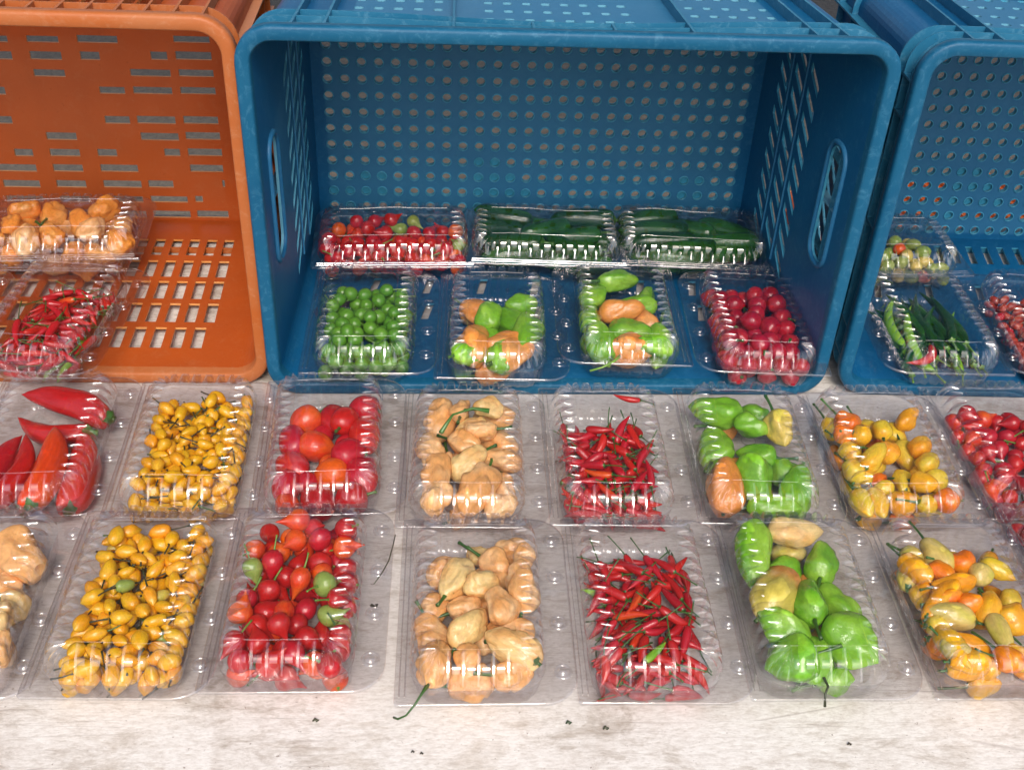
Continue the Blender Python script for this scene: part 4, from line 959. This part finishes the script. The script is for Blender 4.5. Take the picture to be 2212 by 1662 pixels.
chili_heap('O2', 90, (-0.042, 0.040, -0.076, 0.066))
fill_random(PUN['B1'], 'ball', 84, [('ball', 1)], (14, 17), (13.5, 16.5), (-0.040, 0.038, -0.078, 0.058), 0.6, tries=10)
fill_random(PUN['B4'], 'round', 56, [('magenta', 8), ('crimson', 1)], (19, 24), (17, 22), (-0.046, 0.044, -0.079, 0.070), 0.6, tries=10, squish=0.84)
fill_random(PUN['B5'], 'teardrop', 76, [('red', 8), ('crimson', 7), ('scarlet', 4), ('orange', 2), ('olive', 1.2)], (20, 27), (14, 19), FULL, 0.35, tries=8)
fill_random(PUN['B6'], 'jalapeno', 18, [('dark', 1)], (60, 80), (20, 25), (-0.042, 0.042, -0.06, 0.06), 0.7, tries=20, pitch=0.08, yawr=(math.pi/2, 0.35), squish=0.72)
fill_random(PUN['B7'], 'jalapeno', 18, [('dark', 1)], (62, 84), (20, 25), (-0.042, 0.042, -0.06, 0.06), 0.5, tries=20, pitch=0.08, yawr=(math.pi/2, 0.2), squish=0.72)
fill_random(PUN['C1'], 'ball', 62, [('olive', 6), ('lemon', 3), ('orange', 1.2)], (15, 20), (13, 17), FULL, 0.3, tries=6)
fill_random(PUN['C2'], 'longchili', 26, [('dark', 10), ('green', 2)], (80, 110), (9, 12), (-0.036, 0.036, -0.03, 0.03), 0.8, tries=16, pitch=0.05, yawr=(1.7, 0.5), squish=0.8)
fill_random(PUN['C2'], 'longchili', 1, [('red', 1)], (46, 52), (9, 11), (-0.03, -0.01, -0.07, 0.05), 0.8, tries=8, pitch=0.1)
fill_random(PUN['C3'], 'bead', 150, [('brick', 6), ('crimson', 1)], (11, 15), (8, 10.5), (-0.044, 0.044, -0.078, 0.066), 0.2, tries=6)
pk = [('peach2', 6), ('peach', 2)]
fill_random(PUN['O1'], 'wrinkled', 22, pk, (32, 42), (24, 29), FULL, 0.3, tries=10, pitch=0.6)
fill_random(PUN['O3'], 'wrinkled', 10, pk, (32, 42), (24, 29), FULL, 0.3, tries=10)
fill_random(PUN['R1z'], 'wrinkled', 7, [('tan', 1)], (30, 40), (22, 28), (-0.04, 0.0, -0.07, 0.07), 0.3)
fill_random(PUN['O4'], 'round', 10, [('crimson', 1)], (20, 24), (20, 23), (0.0, 0.04, -0.07, 0.07), 0.3)

# unseen awning, added to darken lid reflections and leave light from the front
aw = bpy.data.objects.new('unseen_awning', None); COL.objects.link(aw); aw.location = (0.3, 1.5, 0)
tag(aw, 'unseen dark canvas awning on four poles, added to darken what the lids reflect', 'awning')
am, at_, ab = new_mat('dark_canvas'); ab.inputs["Base Color"].default_value = (0.10, 0.10, 0.12, 1); ab.inputs["Roughness"].default_value = 0.9
mb = MB(); vs_ = []; nn = 12
for i in range(nn+1):
    for j in range(nn+1):
        xx = -3.0+6.0*i/nn; yy = -1.55+5.0*j/nn; vs_.append((xx, yy, 1.95+0.10*math.sin(j/nn*math.pi)-0.05*math.sin(i/nn*math.pi*3)**2))
o_ = len(vs_); vs_ += [(a, b, c+0.004) for a, b, c in vs_]
fs_ = []
for i in range(nn):
    for j in range(nn):
        a = i*(nn+1)+j; fs_ += [(a, a+nn+1, a+nn+2, a+1), (o_+a, o_+a+1, o_+a+nn+2, o_+a+nn+1)]
mb.add(vs_, fs_); link('canopy', mb.mesh('canopy', am, smooth=True), aw)
for px in (-2.95, 2.95):
    for py in (-1.5, 3.4):
        mb = MB(); mb.tube([(px, py, -0.78), (px, py, 1.97)], 0.025, 10); link('pole', mb.mesh('pole', APRON, smooth=True), aw)

# loose stalks poking out and litter on the boards
def stalk(name, pts, rad, mat, label, cat):
    mb = MB(); mb.tube(pts, rad, 6); o = link(name, mb.mesh(name, mat, smooth=True)); tag(o, label, cat); return o
P = PUN['R2d']
M = P.M
q = [M @ Vector(v) for v in ((-0.036, -0.079, 0.0300), (-0.040, -0.0865, 0.0305), (-0.0450, -0.094, 0.0275), (-0.051, -0.099, 0.022), (-0.057, -0.0985, 0.017), (-0.0600, -0.095, 0.014))]
stalk('pepper_stalk', q, [0.0020, 0.0010, 0.0008, 0.0007, 0.0008, 0.0010], PM['stem'], 'dark green curled stalk sticking out under the front-row peach punnet corner', 'stalk')
P = PUN['R2f']
q = [P.M @ Vector(v) for v in ((-0.004, -0.078, 0.031), (-0.003, -0.086, 0.0315), (-0.006, -0.091, 0.029), (-0.006, -0.0965, 0.022))]
stalk('pepper_stalk', q, [0.0012, 0.0010, 0.0009, 0.0012], PM['stem_dark'], 'short dark stalk sticking out at the front of the front-row green punnet', 'stalk')
P = PUN['B3']
q = [P.M @ Vector(v) for v in ((-0.012, -0.078, 0.031), (-0.018, -0.087, 0.0315), (-0.030, -0.093, 0.028), (-0.042, -0.094, 0.024))]
stalk('pepper_stalk', q, [0.0018, 0.0012, 0.0010, 0.0012], PM['stem_light'], 'pale green stalk poking out of the crated overfull punnet', 'stalk')
P = PUN['R1d']
q = [P.M @ Vector(v) for v in ((-0.024, 0.000, 0.049), (-0.014, 0.022, 0.0515), (0.004, 0.031, 0.052), (0.019, 0.030, 0.050))]
stalk('pepper_stalk', q, [0.0022, 0.0011, 0.0012, 0.0026], PM['stem'], 'dark green stalk lying across the wrinkled peppers in the second-row peach punnet', 'stalk')
mb = MB(); random.seed(3)
for (x, y, s) in ((0.1190, -0.2935, 0.0022), (0.1225, -0.2925, 0.0018)):
    pts = [(x+random.uniform(-s, s), y+random.uniform(-s, s), 0.0305+random.uniform(0, s*.6)) for _ in range(5)]; mb.tube(pts, s*0.35, 5)
tag(link('dried_calyx', mb.mesh('dried_calyx', LITTER)), 'black dried calyx scrap on the punnet rim between the red teardrop and peach punnets', 'plant scrap')
for i, (x, y, s, lab) in enumerate(((0.2647, -0.3785, 0.0022, 'brown crumb on the white table just in front of the front peach punnet'), (0.2916, -0.3835, 0.0022, 'flat brown crumb on the table in front of the thin chili punnet'), (0.0812, -0.374, 0.0022, 'brown crumb on the table below the red teardrop punnet'), (0.152, -0.4005, 0.0013, 'left of two tiny dark curled scraps on the bare table front'), (0.1582, -0.402, 0.0013, 'right of two tiny dark curled scraps on the bare table front'), (0.4681, -0.399, 0.0016, 'small curled brown scrap on the table in front of the green punnet'))):
    mb = MB(); mb.tube([(x-s, y, 0.001), (x-s*.3, y+s*.7, 0.0018), (x+s*.4, y+s*.1, 0.0014), (x+s, y+s*.5, 0.001)], [s*.25, s*.55, s*.6, s*.2], 5)
    tag(link('crumb', mb.mesh('crumb', LITTER if i > 2 else PM['stem_dark'], smooth=True)), lab, 'plant scrap', 'plant scraps on the table')
for pts, lab in (([(0.1331, -0.2184, 0.0310), (0.1318, -0.2300, 0.0316), (0.1290, -0.2470, 0.0312), (0.1240, -0.2600, 0.0310), (0.1183, -0.2713, 0.0309)], 'hair-thin dry stalk lying on the rim right of the red teardrop punnet'),
        ([(0.2711, -0.1300, 0.0310), (0.2790, -0.1270, 0.0322), (0.2899, -0.1217, 0.0350)], 'thin dark stalk poking out left of the second-row thin chili punnet'),
        ([(0.4200, -0.3390, 0.0310), (0.4290, -0.3370, 0.0313), (0.4400, -0.3300, 0.0312)], 'dark stalk lying flat on the rim left of the front green punnet'),
        ([(0.4230, -0.3320, 0.0318), (0.4290, -0.3370, 0.0322), (0.4330, -0.3420, 0.0316)], 'short dark stalk crossing another on the rim left of the front green punnet')):
    stalk('pepper_stalk', pts, [0.00045]*len(pts), PM['stem_dark'], lab, 'stalk')
# what little shows behind through the crate holes: another orange crate standing on the ground
back = copy_tree(crate_o); back.location = (0.95, 0.95, -0.78); back.rotation_euler = (0, 0, 0.2)
tag(back, 'orange plastic crate on the ground behind, seen only through holes of the right blue crate', 'crate')
print('COUNTS', COUNT, 'total', len(bpy.data.objects))
